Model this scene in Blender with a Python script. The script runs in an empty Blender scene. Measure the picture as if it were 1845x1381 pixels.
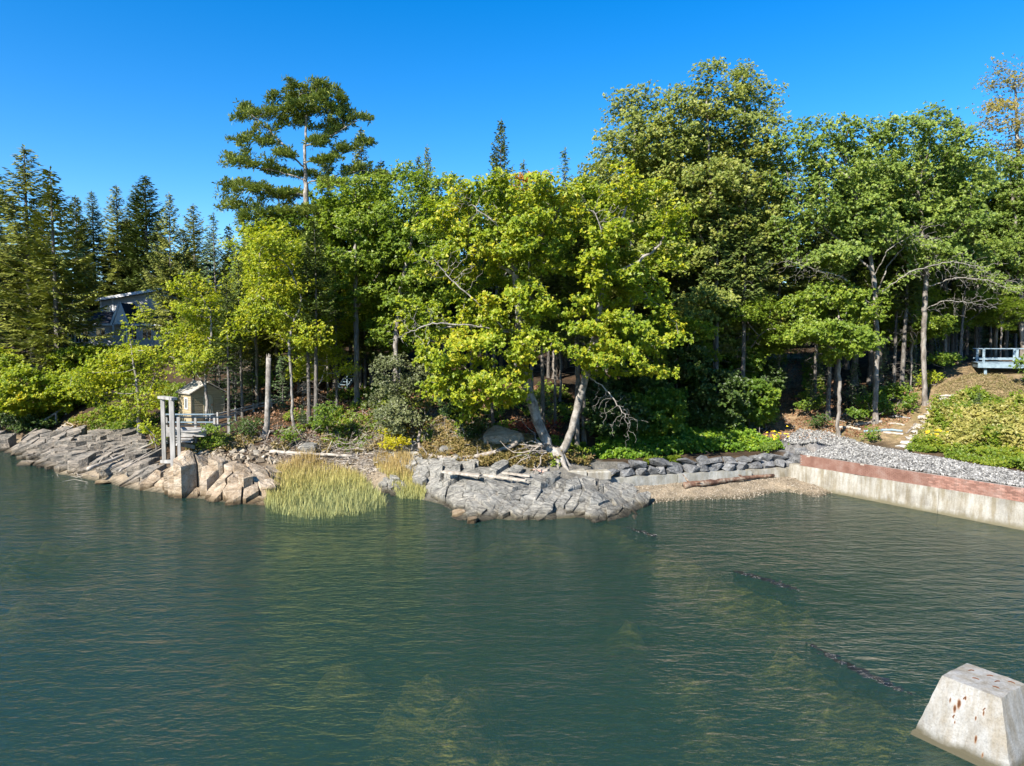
import bpy, bmesh, math, random
import numpy as np
from mathutils import Vector, Matrix

R = math.radians
rng = np.random.default_rng(11)
random.seed(5)
scene = bpy.context.scene
COL = scene.collection

# ------------------------------------------------------------------ camera
FPX, CAMZ = 1230.0, 8.5
PITCH = math.atan(70.5 / FPX)
cam_data = bpy.data.cameras.new('camera')
cam_data.sensor_fit = 'HORIZONTAL'
cam_data.sensor_width = 36.0
cam_data.lens = 36.0 * FPX / 1845.0
cam_data.clip_start = 0.1
cam_data.clip_end = 3000
cam = bpy.data.objects.new('camera', cam_data)
cam.location = (0, 0, CAMZ)
cam.rotation_euler = (math.pi / 2 - PITCH, 0, 0)
COL.objects.link(cam)
scene.camera = cam

# ------------------------------------------------------------------ sky and sun
SUN_AZ = R(38)      # degrees to the left of "behind the camera"
SUN_EL = R(38)
to_sun = Vector((-math.sin(SUN_AZ) * math.cos(SUN_EL), -math.cos(SUN_AZ) * math.cos(SUN_EL), math.sin(SUN_EL)))
world = bpy.data.worlds.new('World')
scene.world = world
world.use_nodes = True
wn, wl = world.node_tree.nodes, world.node_tree.links
wn.clear()
sky = wn.new('ShaderNodeTexSky')
sky.sky_type = 'NISHITA'
sky.sun_disc = False
sky.sun_elevation = SUN_EL
sky.sun_rotation = math.atan2(to_sun.x, to_sun.y)
sky.altitude = 0
sky.air_density = 1.0
sky.dust_density = 0.15
sky.ozone_density = 3.5
hs = wn.new('ShaderNodeHueSaturation')
hs.inputs['Saturation'].default_value = 1.42
hs.inputs['Hue'].default_value = 0.504
bg = wn.new('ShaderNodeBackground')
bg.inputs['Strength'].default_value = 0.095
wo = wn.new('ShaderNodeOutputWorld')
wl.new(sky.outputs[0], hs.inputs['Color'])
wl.new(hs.outputs[0], bg.inputs['Color'])
wl.new(bg.outputs[0], wo.inputs[0])

sun_data = bpy.data.lights.new('sun', 'SUN')
sun_data.energy = 5.0
sun_data.angle = R(0.53)
sun_data.color = (1.0, 0.93, 0.82)
sun = bpy.data.objects.new('sun', sun_data)
sun.rotation_euler = to_sun.to_track_quat('Z', 'Y').to_euler()
sun.location = to_sun * 200
COL.objects.link(sun)

vs = scene.view_settings
vs.view_transform = 'Standard'
vs.look = 'None'
vs.exposure = 1.35
vs.gamma = 1.0
vs.use_curve_mapping = False
cy = scene.cycles
cy.max_bounces = 6
cy.diffuse_bounces = 3
cy.glossy_bounces = 3
cy.transmission_bounces = 3
cy.transparent_max_bounces = 6
cy.use_denoising = True
cy.caustics_reflective = False
cy.caustics_refractive = False

# ------------------------------------------------------------------ picture geometry -> world
CP, SP = math.cos(PITCH), math.sin(PITCH)
def ray(px, py):
    u = (px - 922.5) / FPX; v = (690.5 - py) / FPX
    return np.array([u, CP + v * SP, -SP + v * CP])
def at(px, py, Y):
    d = ray(px, py)
    return np.array([0, 0, CAMZ]) + d * (Y / d[1])
def onz(px, py, z=0.0):
    d = ray(px, py)
    return np.array([0, 0, CAMZ]) + d * ((z - CAMZ) / d[2])
def xat(px, Y, py=700):
    return at(px, py, Y)[0]
def mpp(Y):           # metres per photo pixel at depth Y
    return Y / FPX

# ------------------------------------------------------------------ helpers
def nz(v):
    return v / np.maximum(np.linalg.norm(v, axis=-1, keepdims=True), 1e-9)

def mesh_np(name, V, Fc, mat=None, smooth=False):
    me = bpy.data.meshes.new(name)
    V = np.ascontiguousarray(V, dtype=np.float32); Fc = np.ascontiguousarray(Fc, dtype=np.int32)
    n, k = Fc.shape
    me.vertices.add(len(V)); me.vertices.foreach_set('co', V.ravel())
    me.loops.add(n * k); me.loops.foreach_set('vertex_index', Fc.ravel())
    me.polygons.add(n)
    me.polygons.foreach_set('loop_start', np.arange(0, n * k, k, dtype=np.int32))
    me.polygons.foreach_set('loop_total', np.full(n, k, dtype=np.int32))
    me.polygons.foreach_set('use_smooth', np.full(n, smooth))
    me.update(calc_edges=True)
    if mat: me.materials.append(mat)
    return me

def mesh_py(name, V, Fc, mat=None, smooth=False):
    me = bpy.data.meshes.new(name)
    me.from_pydata([tuple(map(float, v)) for v in V], [], [tuple(map(int, f)) for f in Fc])
    if smooth:
        me.polygons.foreach_set('use_smooth', np.full(len(me.polygons), True))
    me.update()
    if mat: me.materials.append(mat)
    return me

def link(name, me, parent=None, loc=(0, 0, 0), rot=(0, 0, 0), scale=(1, 1, 1)):
    o = bpy.data.objects.new(name, me)
    o.location = loc; o.rotation_euler = rot; o.scale = scale
    COL.objects.link(o)
    if parent is not None: o.parent = parent
    return o

def tag(o, label=None, cat=None, group=None, kind=None):
    if label: o['label'] = label
    if cat: o['category'] = cat
    if group: o['group'] = group
    if kind: o['kind'] = kind
    return o

def thing(name, label, cat, loc=(0, 0, 0), rz=0.0, group=None):
    o = link(name, None, None, tuple(loc), (0, 0, rz))
    return tag(o, label, cat, group)

def copy_tree(o, parent=None):
    c = o.copy(); COL.objects.link(c)
    if parent is not None: c.parent = parent
    for ch in list(o.children):
        copy_tree(ch, c)
    return c

class MB:
    """collects boxes / beams / tubes into one mesh"""
    def __init__(s): s.V = []; s.F = []
    def add(s, V, Fc):
        b = len(s.V); s.V.extend([tuple(v) for v in V]); s.F.extend([tuple(i + b for i in f) for f in Fc]); return s
    def box(s, c, d, rz=0.0, bev=0.0):
        x, y, z = d[0] / 2, d[1] / 2, d[2] / 2
        ca, sa = math.cos(rz), math.sin(rz)
        if bev <= 0:
            P = [(-x, -y, -z), (x, -y, -z), (x, y, -z), (-x, y, -z), (-x, -y, z), (x, -y, z), (x, y, z), (-x, y, z)]
            Fc = [(0, 3, 2, 1), (4, 5, 6, 7), (0, 1, 5, 4), (1, 2, 6, 5), (2, 3, 7, 6), (3, 0, 4, 7)]
        else:
            b = bev
            P = [(-x, -y, -z), (x, -y, -z), (x, y, -z), (-x, y, -z), (-x, -y, z - b), (x, -y, z - b), (x, y, z - b), (-x, y, z - b),
                 (-x + b, -y + b, z), (x - b, -y + b, z), (x - b, y - b, z), (-x + b, y - b, z)]
            Fc = [(0, 3, 2, 1), (0, 1, 5, 4), (1, 2, 6, 5), (2, 3, 7, 6), (3, 0, 4, 7), (4, 5, 9, 8), (5, 6, 10, 9), (6, 7, 11, 10), (7, 4, 8, 11), (8, 9, 10, 11)]
        V = [(c[0] + p[0] * ca - p[1] * sa, c[1] + p[0] * sa + p[1] * ca, c[2] + p[2]) for p in P]
        return s.add(V, Fc)
    def beam(s, a, b, w, h, up=(0, 0, 1)):
        a, b = np.array(a, float), np.array(b, float)
        d = nz(b - a); up = np.array(up, float)
        sd = np.cross(d, up)
        if np.linalg.norm(sd) < 1e-4: sd = np.array([1.0, 0, 0])
        sd = nz(sd); u = np.cross(sd, d)
        V = []
        for p in (a, b):
            for i, j in ((-1, -1), (1, -1), (1, 1), (-1, 1)):
                V.append(p + sd * i * w / 2 + u * j * h / 2)
        return s.add(V, [(3, 2, 1, 0), (4, 5, 6, 7), (0, 1, 5, 4), (1, 2, 6, 5), (2, 3, 7, 6), (3, 0, 4, 7)])
    def tube(s, pts, rad, k=7, cap=True):
        pts = np.array(pts, float); n = len(pts)
        rad = np.broadcast_to(np.array(rad, float), (n,))
        tg = np.gradient(pts, axis=0); tg = nz(tg)
        ref = np.array([0.31, 0.22, 0.93])
        if abs(tg[:, 2]).mean() > .7: ref = np.array([.9, .3, .2])
        e1 = nz(np.cross(tg, ref)); e2 = np.cross(tg, e1)
        an = np.arange(k) * 2 * math.pi / k
        V = (pts[:, None] + (e1[:, None] * np.cos(an)[None, :, None] + e2[:, None] * np.sin(an)[None, :, None]) * rad[:, None, None]).reshape(-1, 3)
        Fc = []
        for i in range(n - 1):
            for j in range(k):
                j2 = (j + 1) % k
                Fc.append((i * k + j, i * k + j2, (i + 1) * k + j2, (i + 1) * k + j))
        if cap:
            Fc.append(tuple(range(k))[::-1]); Fc.append(tuple((n - 1) * k + j for j in range(k)))
        return s.add(V, Fc)
    def build(s, name, mat, parent=None, loc=(0, 0, 0), smooth=False, **kw):
        return link(name, mesh_py(name, s.V, s.F, mat, smooth), parent, loc, **kw)

# cheap value noise on numpy arrays
_perm = np.random.default_rng(3).random((64, 64))
def vnoise(x, y):
    xi = np.floor(x).astype(int); yi = np.floor(y).astype(int)
    fx = x - xi; fy = y - yi
    fx = fx * fx * (3 - 2 * fx); fy = fy * fy * (3 - 2 * fy)
    a = _perm[xi % 64, yi % 64]; b = _perm[(xi + 1) % 64, yi % 64]; c = _perm[xi % 64, (yi + 1) % 64]; d = _perm[(xi + 1) % 64, (yi + 1) % 64]
    return (a * (1 - fx) + b * fx) * (1 - fy) + (c * (1 - fx) + d * fx) * fy - 0.5
def fbm(x, y, o=4):
    s = 0; a = 1.0
    for i in range(o):
        s = s + a * vnoise(x + 17.3 * i, y - 9.1 * i); x = x * 2.03; y = y * 2.03; a *= .5
    return s

# ------------------------------------------------------------------ materials
def newmat(name):
    m = bpy.data.materials.new(name); m.use_nodes = True
    nt = m.node_tree; nt.nodes.clear()
    out = nt.nodes.new('ShaderNodeOutputMaterial')
    return m, nt.nodes, nt.links, out

def ramp(n, stops, interp='LINEAR'):
    r = n.new('ShaderNodeValToRGB'); cr = r.color_ramp; cr.interpolation = interp
    while len(cr.elements) < len(stops): cr.elements.new(0.5)
    for e, (p, c) in zip(cr.elements, stops):
        e.position = p; e.color = (c[0], c[1], c[2], 1)
    return r

def tex_noise(n, l, vec, scale, detail=4, rough=.55, dist=0.0):
    t = n.new('ShaderNodeTexNoise'); t.inputs['Scale'].default_value = scale
    t.inputs['Detail'].default_value = detail; t.inputs['Roughness'].default_value = rough
    t.inputs['Distortion'].default_value = dist
    l.new(vec, t.inputs['Vector']); return t

def mixrgb(n, l, f, a, b, mode='MIX'):
    m = n.new('ShaderNodeMix'); m.data_type = 'RGBA'; m.blend_type = mode
    for v, i in ((f, 0), (a, 6), (b, 7)):
        if isinstance(v, (int, float)): m.inputs[i].default_value = v
        elif isinstance(v, tuple): m.inputs[i].default_value = (*v, 1)
        else: l.new(v, m.inputs[i])
    return m.outputs[2]

def math_n(n, l, op, a, b=0.0, c=None, clamp=False):
    m = n.new('ShaderNodeMath'); m.operation = op; m.use_clamp = clamp
    for i, v in enumerate((a, b, c)):
        if v is None: continue
        if isinstance(v, (int, float)): m.inputs[i].default_value = v
        else: l.new(v, m.inputs[i])
    return m.outputs[0]

def coords(n, l, which='Object', scale=(1, 1, 1), rot=(0, 0, 0)):
    if which == 'World':
        src = n.new('ShaderNodeNewGeometry').outputs['Position']
    else:
        src = n.new('ShaderNodeTexCoord').outputs[which]
    if scale == (1, 1, 1) and rot == (0, 0, 0): return src
    mp = n.new('ShaderNodeMapping'); mp.inputs['Scale'].default_value = scale; mp.inputs['Rotation'].default_value = rot
    l.new(src, mp.inputs['Vector']); return mp.outputs[0]

def tone(n, l, c, k=.80):
    return mixrgb(n, l, 1.0, c, (k, k, k), 'MULTIPLY')

def leaf_mat(name, stops, transl=.3, rough=.45, spec=.35, nscale=.35, nmix=.5, tcol=None):
    """stops: colour ramp over a mix of per-leaf random and slow clump noise"""
    m, n, l, out = newmat(name)
    g = n.new('ShaderNodeNewGeometry')
    vec = coords(n, l, 'Object')
    t = tex_noise(n, l, vec, nscale, 3)
    tn = math_n(n, l, 'MULTIPLY_ADD', t.outputs[0], 2.2, -.6, True)
    f = n.new('ShaderNodeMix'); f.inputs[0].default_value = nmix
    l.new(g.outputs['Random Per Island'], f.inputs[2]); l.new(tn, f.inputs[3])
    r = ramp(n, stops); l.new(f.outputs[0], r.inputs[0])
    p = n.new('ShaderNodeBsdfPrincipled')
    p.inputs['Roughness'].default_value = rough
    p.inputs['Specular IOR Level'].default_value = spec
    l.new(r.outputs[0], p.inputs['Base Color'])
    tr = n.new('ShaderNodeBsdfTranslucent')
    tc = mixrgb(n, l, 1.0, r.outputs[0], tcol or (1.0, 1.0, .45), 'MULTIPLY'); l.new(tc, tr.inputs['Color'])
    mx = n.new('ShaderNodeMixShader'); mx.inputs[0].default_value = transl
    l.new(p.outputs[0], mx.inputs[1]); l.new(tr.outputs[0], mx.inputs[2]); l.new(mx.outputs[0], out.inputs[0])
    return m

def surf_mat(name, stops, scale=3.0, detail=5, rough=.85, bump=.4, bscale=None, stretch=(1, 1, 1), space='Object', spec=.3, dist=0.02, extra=None, island=0.0):
    m, n, l, out = newmat(name)
    vec = coords(n, l, space, stretch)
    t = tex_noise(n, l, vec, scale, detail, .6)
    r = ramp(n, stops); l.new(t.outputs[0], r.inputs[0])
    colr = r.outputs[0]
    if island > 0:
        g = n.new('ShaderNodeObjectInfo')
        hv = n.new('ShaderNodeHueSaturation')
        l.new(colr, hv.inputs['Color'])
        v = math_n(n, l, 'MULTIPLY_ADD', g.outputs['Random'], island * 2, 1 - island)
        l.new(v, hv.inputs['Value']); colr = hv.outputs[0]
    if extra: colr = extra(n, l, colr)
    colr = tone(n, l, colr)
    p = n.new('ShaderNodeBsdfPrincipled'); p.inputs['Roughness'].default_value = rough
    p.inputs['Specular IOR Level'].default_value = spec
    l.new(colr, p.inputs['Base Color'])
    if bump > 0:
        t2 = tex_noise(n, l, vec, bscale or scale * 2.5, 6, .65)
        b = n.new('ShaderNodeBump'); b.inputs['Strength'].default_value = bump; b.inputs['Distance'].default_value = dist
        l.new(t2.outputs[0], b.inputs['Height']); l.new(b.outputs[0], p.inputs['Normal'])
    l.new(p.outputs[0], out.inputs[0])
    return m

def sm(e0, e1, x):
    t = np.clip((x - e0) / (e1 - e0), 0, 1); return t * t * (3 - 2 * t)
# ================================================================== terrain
SHORE = [(-300, 772), (-120, 795), (0, 812), (100, 852), (200, 872), (300, 890), (400, 905), (480, 908), (560, 892), (640, 885), (720, 890), (780, 905),
         (850, 928), (950, 938), (1050, 932), (1140, 918), (1200, 904), (1350, 899), (1500, 896), (1530, 897)]
shore_w = np.array([onz(*p)[:2] for p in SHORE])
ctl = [(x, y, 0.0) for x, y in shore_w]
# sea bed in front of the shore
for x, y in shore_w:
    r = math.hypot(x, y)
    for f, z in ((.93, -.55), (.8, -1.5), (.55, -2.4)):
        ctl.append((x * f, y * f, z))
for x, y, z in ((0, 4, -3.2), (-30, 10, -3.2), (30, 10, -3), (-80, 30, -3), (-160, 60, -2.5), (28, 22, -1.6), (60, 10, -2), (19.5, 33.5, -.6), (17, 29, -1.2)):
    ctl.append((x, y, z))
def C(px, py, Y): ctl.append(tuple(at(px, py, Y)))
def CZ(px, Y, z): ctl.append((xat(px, Y), Y, z))
# left bank
C(0, 790, 56.5); C(100, 795, 55); C(200, 800, 52); C(60, 742, 60.5); C(150, 745, 57); C(0, 700, 65); C(-200, 740, 64); C(-200, 690, 75)
C(250, 800, 48); C(300, 842, 41.5); C(400, 838, 41); C(470, 840, 41.5); C(350, 755, 51); C(430, 760, 49); C(300, 770, 50); C(240, 770, 53)
CZ(120, 74, 8.2); CZ(210, 74, 8.3); CZ(310, 74, 8.3); C(200, 690, 64); C(350, 700, 59); C(430, 705, 57); CZ(400, 68, 7.6)
# cove and centre bank
C(520, 845, 41.5); C(600, 850, 41.8); C(680, 845, 41.8); C(540, 800, 44); C(620, 795, 45); C(700, 800, 43.5); C(560, 740, 50); C(640, 720, 53); C(700, 735, 49)
C(640, 665, 61); C(560, 680, 60); C(780, 815, 41.5); C(780, 760, 45); C(860, 835, 39); C(860, 790, 41.5); C(920, 780, 41.5); C(900, 735, 44.5); C(850, 690, 55); C(980, 730, 46)
C(1000, 832, 38.2); C(920, 836, 38); C(800, 840, 39); C(720, 838, 40.5)
C(1000, 690, 56); C(1060, 825, 40); C(1150, 826, 40.5); C(1250, 818, 41.5); C(1380, 806, 43.2); C(1120, 780, 46.5); C(1250, 775, 47.5); C(1150, 720, 54); C(1300, 710, 54)
C(1380, 780, 47); C(1420, 796, 45); C(1422, 755, 50.5); C(1424, 715, 56); C(1420, 670, 63); C(1415, 640, 69); C(1360, 720, 55); C(1490, 715, 54)
# beach under the low concrete wall
C(1180, 880, 37.8); C(1300, 878, 38.6); C(1420, 876, 39.2); C(1500, 884, 38.6)
# gravel bench and hill
for px, py in ((1450, 800), (1550, 805), (1640, 822), (1740, 838), (1845, 855), (1950, 872), (1480, 822), (1600, 838), (1720, 856), (1845, 878)):
    x, y, _ = onz(px, py, 1.95); ctl.append((x, y, 1.92))
C(1520, 768, 48); C(1600, 770, 46.5); C(1640, 795, 43.5); C(1560, 730, 52); C(1620, 715, 53); C(1680, 745, 47.5); C(1700, 718, 49); C(1720, 692, 50.5)
C(1780, 672, 52); C(1730, 655, 56); C(1845, 690, 48.5); C(1790, 720, 47); C(1790, 780, 42.5); C(1845, 830, 37.5); C(1845, 760, 42); C(1700, 805, 42); C(1950, 720, 44); C(1950, 820, 37)
C(1650, 660, 60); C(1550, 660, 62); C(1845, 655, 54); C(1950, 680, 50)
for px in (-250, 0, 500, 700, 900, 1100, 1300, 1500, 1700, 1900, 2100):
    CZ(px, 78, 8.2 if px < 450 else 7.8); CZ(px, 100, 9.5)
for x, y, z in ((-150, 120, 9), (0, 150, 10), (150, 120, 10), (-100, 90, 8), (90, 80, 8), (70, 50, 6), (50, 40, 3.5), (-300, 300, 10), (300, 300, 10), (0, 400, 10), (45, 30, 2), (-120, 80, 3), (90, 30, 4)):
    ctl.append((x, y, z))
ctl = np.array(ctl)
# drop near-duplicates
keep = []
for i, c in enumerate(ctl):
    if all((ctl[j][0] - c[0]) ** 2 + (ctl[j][1] - c[1]) ** 2 > .25 for j in keep): keep.append(i)
ctl = ctl[keep]
CEPS = .8
def _phi(d2): return np.sqrt(d2 + CEPS)
_A = _phi(((ctl[:, None, :2] - ctl[None, :, :2]) ** 2).sum(-1)) + np.eye(len(ctl)) * .02
_Pm = np.c_[np.ones(len(ctl)), ctl[:, :2]]
_M = np.block([[_A, _Pm], [_Pm.T, np.zeros((3, 3))]])
_w = np.linalg.solve(_M, np.r_[ctl[:, 2], 0, 0, 0])
W1A, W1B = onz(1085, 862, .97)[:2], onz(1447, 842, .97)[:2]
W2A, W2B = onz(1447, 820, 1.92)[:2], onz(1845, 880, 1.92)[:2]
W2E = W2A + (W2B - W2A) * 1.9
WALLS = [(W1A, W1B, ([0, 20], [.42, .42]), 1.72, .95), (W2A, W2E, ([0, 1.2, 3.2, 20], [.32, .2, -.25, -1.6]), 1.86, .32)]
def ground_np(x, y):
    x = np.asarray(x, float); y = np.asarray(y, float)
    sh = x.shape; x = x.ravel(); y = y.ravel()
    o = np.empty(len(x))
    for s in range(0, len(x), 20000):
        e = slice(s, s + 20000)
        d2 = (x[e, None] - ctl[None, :, 0]) ** 2 + (y[e, None] - ctl[None, :, 1]) ** 2
        o[e] = _phi(d2) @ _w[:-3] + _w[-3] + _w[-2] * x[e] + _w[-1] * y[e]
    # the seaward side of the two retaining walls is beach or bed, the landward side is filled
    for (ax, ay), (bx, by), front, back, cut in WALLS:
        L = math.hypot(bx - ax, by - ay); ux, uy = (bx - ax) / L, (by - ay) / L
        t = (x - ax) * ux + (y - ay) * uy; sd = (x - ax) * uy - (y - ay) * ux     # >0: seaward
        on = (t > -.3) & (t < L + .5)
        fr = np.interp(t, front[0], front[1])
        o = np.where(on & (sd > -cut) & (sd < 7), np.minimum(o, fr), o)
        wb = np.where(on & (sd <= -cut), 1 - np.clip((-sd - cut - 1.2) / 2.6, 0, 1), 0.0)
        o = o + (np.clip(o, back - .10, back) - o) * wb
    far = np.clip(np.hypot(x, y - 45) / 120 - .8, 0, 1)
    o = o * (1 - far) + np.where(y > 60, 10, -3) * far
    o = o + fbm(x * .5, y * .5, 3) * .22 * np.clip(np.abs(o - 1.9) * .8, .08, 1) * np.clip(np.abs(o) + .25, .1, 1)
    return o.reshape(sh)
def ground(x, y): return float(ground_np(np.array([x]), np.array([y]))[0])
def G(px, Y, dz=0.0):
    x = xat(px, Y); return np.array([x, Y, ground(x, Y) + dz])
def hit(px, py, y0=20.0, y1=110.0):
    """where the photo ray through this pixel meets the ground"""
    Ys = np.linspace(y0, y1, 500); d = ray(px, py)
    X = d[0] / d[1] * Ys; Z = CAMZ + d[2] / d[1] * Ys
    g = ground_np(X, Ys); k = np.argmax(Z <= g)
    if Z[k] > g[k]: k = len(Ys) - 1
    return np.array([X[k], Ys[k], g[k]])

def axis(parts):
    a = []
    for s, e, st in parts: a.extend(np.arange(s, e, st))
    return np.array(sorted(set(np.round(a, 3))))
gx = axis([(-600, -90, 30), (-90, -48, 2), (-48, -30, .6), (-30, 34, .3), (34, 60, 1.2), (60, 600.1, 30)])
gy = axis([(-60, 4, 8), (4, 12, .8), (12, 28, .25), (28, 58, .3), (58, 80, .8), (80, 110, 4), (110, 700.1, 40)])
GX, GY = np.meshgrid(gx, gy, indexing='ij')
GZ = ground_np(GX, GY)
# submerged spine of ledge that runs from the grey rocks out to the mooring block, and weed mounds
def seg_d(x, y, a, b):
    a = np.array(a); b = np.array(b); ab = b - a
    t = np.clip(((x - a[0]) * ab[0] + (y - a[1]) * ab[1]) / (ab @ ab), 0, 1)
    return np.hypot(x - a[0] - t * ab[0], y - a[1] - t * ab[1])
SPINE = [onz(1110, 945)[:2], onz(1200, 975)[:2], onz(1310, 1030)[:2], onz(1450, 1070)[:2], onz(1420, 1140)[:2], onz(1560, 1215)[:2], onz(1680, 1265)[:2]]
weed = np.zeros_like(GX)
for a, b in [p for k_, p in enumerate(zip(SPINE[:-1], SPINE[1:])) if k_ != 3]:
    d = seg_d(GX, GY, a, b)
    k = np.exp(-(d / 1.0) ** 2) * (.55 + .9 * np.clip(fbm(GX * 1.3, GY * 1.3, 3) + .5, 0, 1))
    weed = np.maximum(weed, k)
for px, py, r, s in ((760, 1170, 1.1, 1), (850, 1230, 1.6, 1), (790, 1150, .7, 1), (900, 1300, 1.8, .9), (700, 1330, 1.6, .9), (620, 1140, .9, .7), (450, 1100, 1.0, .5), (1140, 1045, .9, .9), (1130, 1075, .7, .7), (1400, 1360, 1.6, .9), (1280, 1330, 1.3, .6),
                     (1250, 1170, 1.6, .6), (60, 1030, 2.2, .7), (30, 960, 2.4, .7), (160, 1200, 1.5, .6), (1000, 960, 1.3, .9), (870, 965, 1.0, .8), (700, 940, 2, .7), (560, 955, 2.2, .7), (1560, 1240, 1.2, 1), (1650, 1340, 1.0, .8), (1500, 1150, 1.5, .5), (820, 1350, 1.4, .8)):
    c = onz(px, py); d = np.hypot((GX - c[0]), (GY - c[1]) * .8)
    weed = np.maximum(weed, s * np.exp(-(d / r / 1.15) ** 2) * np.clip(.65 + 1.5 * fbm(GX * .9 + 5, GY * .9, 4), 0, 1.2))
wz = GZ < -.05
GZ = np.where(wz, np.maximum(GZ, GZ * (1 - np.clip(weed, 0, 1) * .82) - .02), GZ)
V = np.stack([GX, GY, GZ], -1).reshape(-1, 3)
nx, ny = len(gx), len(gy)
idx = np.arange(nx * ny).reshape(nx, ny)
Fq = np.stack([idx[:-1, :-1], idx[1:, :-1], idx[1:, 1:], idx[:-1, 1:]], -1).reshape(-1, 4)

# what the ground is made of (litter / dirt / dry grass / sand / bed), as a colour attribute
def blob(px, py, Y, rx, ry):
    c = at(px, py, Y); return np.exp(-(((GX - c[0]) / rx) ** 2 + ((GY - c[1]) / ry) ** 2))
n1 = fbm(GX * .8, GY * .8, 4); n2 = fbm(GX * 2.7 + 3, GY * 2.7, 3)
colr = np.zeros(GX.shape + (3,)); colr[:] = (.062, .043, .027)                # leaf litter
def lay(mask, c):
    global colr
    mask = np.clip(mask, 0, 1)[..., None]; colr = colr * (1 - mask) + np.array(c) * mask
lay(sm(.0, .5, n1) * .6, (.105, .060, .034))
lay(sm(.1, .5, n2) * .5, (.05, .035, .022))
pathline = [at(1420, 800, 45)[:2], at(1422, 755, 50.5)[:2], at(1424, 715, 56)[:2], at(1420, 670, 63)[:2], at(1415, 640, 69)[:2]]
pd = np.min([seg_d(GX, GY, a, b) for a, b in zip(pathline[:-1], pathline[1:])], axis=0)
bankm = sm(2.6, 1.9, GZ + n1 * .8) * (GX > xat(740, 40)) * (GX < xat(1060, 40)) * (GY < 44)
lay(bankm * .8, (.23, .175, .115))
covem = sm(2.4, 1.4, GZ + n1 * .8) * (GX < xat(740, 40)) * (GX > xat(480, 42)) * (GY < 47)
lay(covem * .7, (.20, .155, .11))
lay(sm(2.0, .7, pd + n1 * 1.6 + n2 * .8), (.30, .215, .13))
hillm = sm(-.1, .5, blob(1770, 700, 48.5, 6, 6) + blob(1845, 740, 44, 5, 6) + blob(1700, 770, 45, 4, 4) + blob(1560, 780, 47, 5, 3.0) + blob(1900, 700, 47, 7, 7) - .32 + n1 * .35)
lay(hillm, (.27, .20, .115))
lay(hillm * sm(-.05, .35, n2), (.20, .165, .075))
lay(hillm * sm(.1, .4, fbm(GX * 5, GY * 5, 2)) * .6, (.36, .28, .17))
gvm = np.zeros(GX.shape)
for a_, b_, w_ in ((onz(1440, 800, 1.95), onz(1560, 815, 1.95), 2.2), (onz(1560, 818, 1.95), onz(1740, 846, 1.95), 1.5), (onz(1740, 846, 1.95), onz(1960, 880, 1.95), 1.5)):
    gvm = np.maximum(gvm, sm(w_ + .8, w_ - .2, seg_d(GX, GY, a_[:2], b_[:2])))
lay(gvm, (.20, .20, .205))
lay(sm(1.3, .5, GZ + n1 * .5) * (GY < 60), (.34, .28, .20))                    # beach sand and shingle
lay(sm(1.0, .5, GZ + n2 * .4) * (GY < 60) * .5, (.25, .21, .155))
def poly_mask(px_poly, z):
    pts = [onz(px, py, z)[:2] for px, py in px_poly]; m = np.zeros(GX.shape, bool)
    for (x1, y1), (x2, y2) in zip(pts, pts[1:] + pts[:1]):
        m ^= ((y1 > GY) != (y2 > GY)) & (GX < (x2 - x1) * (GY - y1) / (y2 - y1 + 1e-12) + x1)
    return m
lay(poly_mask([(680, 850), (700, 815), (775, 826), (905, 854), (1010, 862), (1130, 868), (1170, 893), (1165, 945), (1050, 962), (860, 962), (790, 925), (755, 900)], .5) * .9, (.17, .168, .155))
lay(sm(.14, .02, GZ), (.075, .068, .042))
lay(sm(.0, -.22, GZ), (.016, .040, .026))                                     # silt
lay(sm(.1, .9, weed + n2 * .25 + n1 * .2) * (weed > .03) * (GZ < 0), (.40, .32, .11))                             # rockweed
lay(sm(.6, 1.0, weed * (1 + 2 * n2)) * (GZ < 0) * .7, (.04, .034, .016))
spd = np.min([seg_d(GX, GY, a, b) for a, b in zip(SPINE[:-1], SPINE[1:])], axis=0)

def ground_material():
    m, n, l, out = newmat('ground')
    a = n.new('ShaderNodeVertexColor'); a.layer_name = 'soil'
    vec = coords(n, l, 'Object')
    t1 = tex_noise(n, l, vec, 2.2, 6, .7); t2 = tex_noise(n, l, vec, 14, 4, .7)
    r1 = ramp(n, [(.3, (.55, .55, .55)), (.7, (1.4, 1.35, 1.3))]); l.new(t1.outputs[0], r1.inputs[0])
    r2 = ramp(n, [(.3, (.6, .6, .6)), (.52, (1, 1, 1)), (.72, (1.5, 1.5, 1.45))]); l.new(t2.outputs[0], r2.inputs[0])
    c = mixrgb(n, l, 1.0, a.outputs[0], r1.outputs[0], 'MULTIPLY'); c = mixrgb(n, l, 1.0, c, r2.outputs[0], 'MULTIPLY')
    p = n.new('ShaderNodeBsdfPrincipled'); p.inputs['Roughness'].default_value = .95; p.inputs['Specular IOR Level'].default_value = .15
    l.new(tone(n, l, c), p.inputs['Base Color'])
    b = n.new('ShaderNodeBump'); b.inputs['Strength'].default_value = .9; b.inputs['Distance'].default_value = .06
    l.new(t2.outputs[0], b.inputs['Height']); l.new(b.outputs[0], p.inputs['Normal'])
    l.new(p.outputs[0], out.inputs[0]); return m
me = mesh_np('ground', V, Fq, ground_material(), True)
ca = me.color_attributes.new('soil', 'FLOAT_COLOR', 'POINT')
ca.data.foreach_set('color', np.concatenate([colr.reshape(-1, 3), np.ones((nx * ny, 1))], 1).astype(np.float32).ravel())
tag(link('ground', me), 'wooded shore bank of leaf litter, dirt path and shingle', kind='structure')

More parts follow.
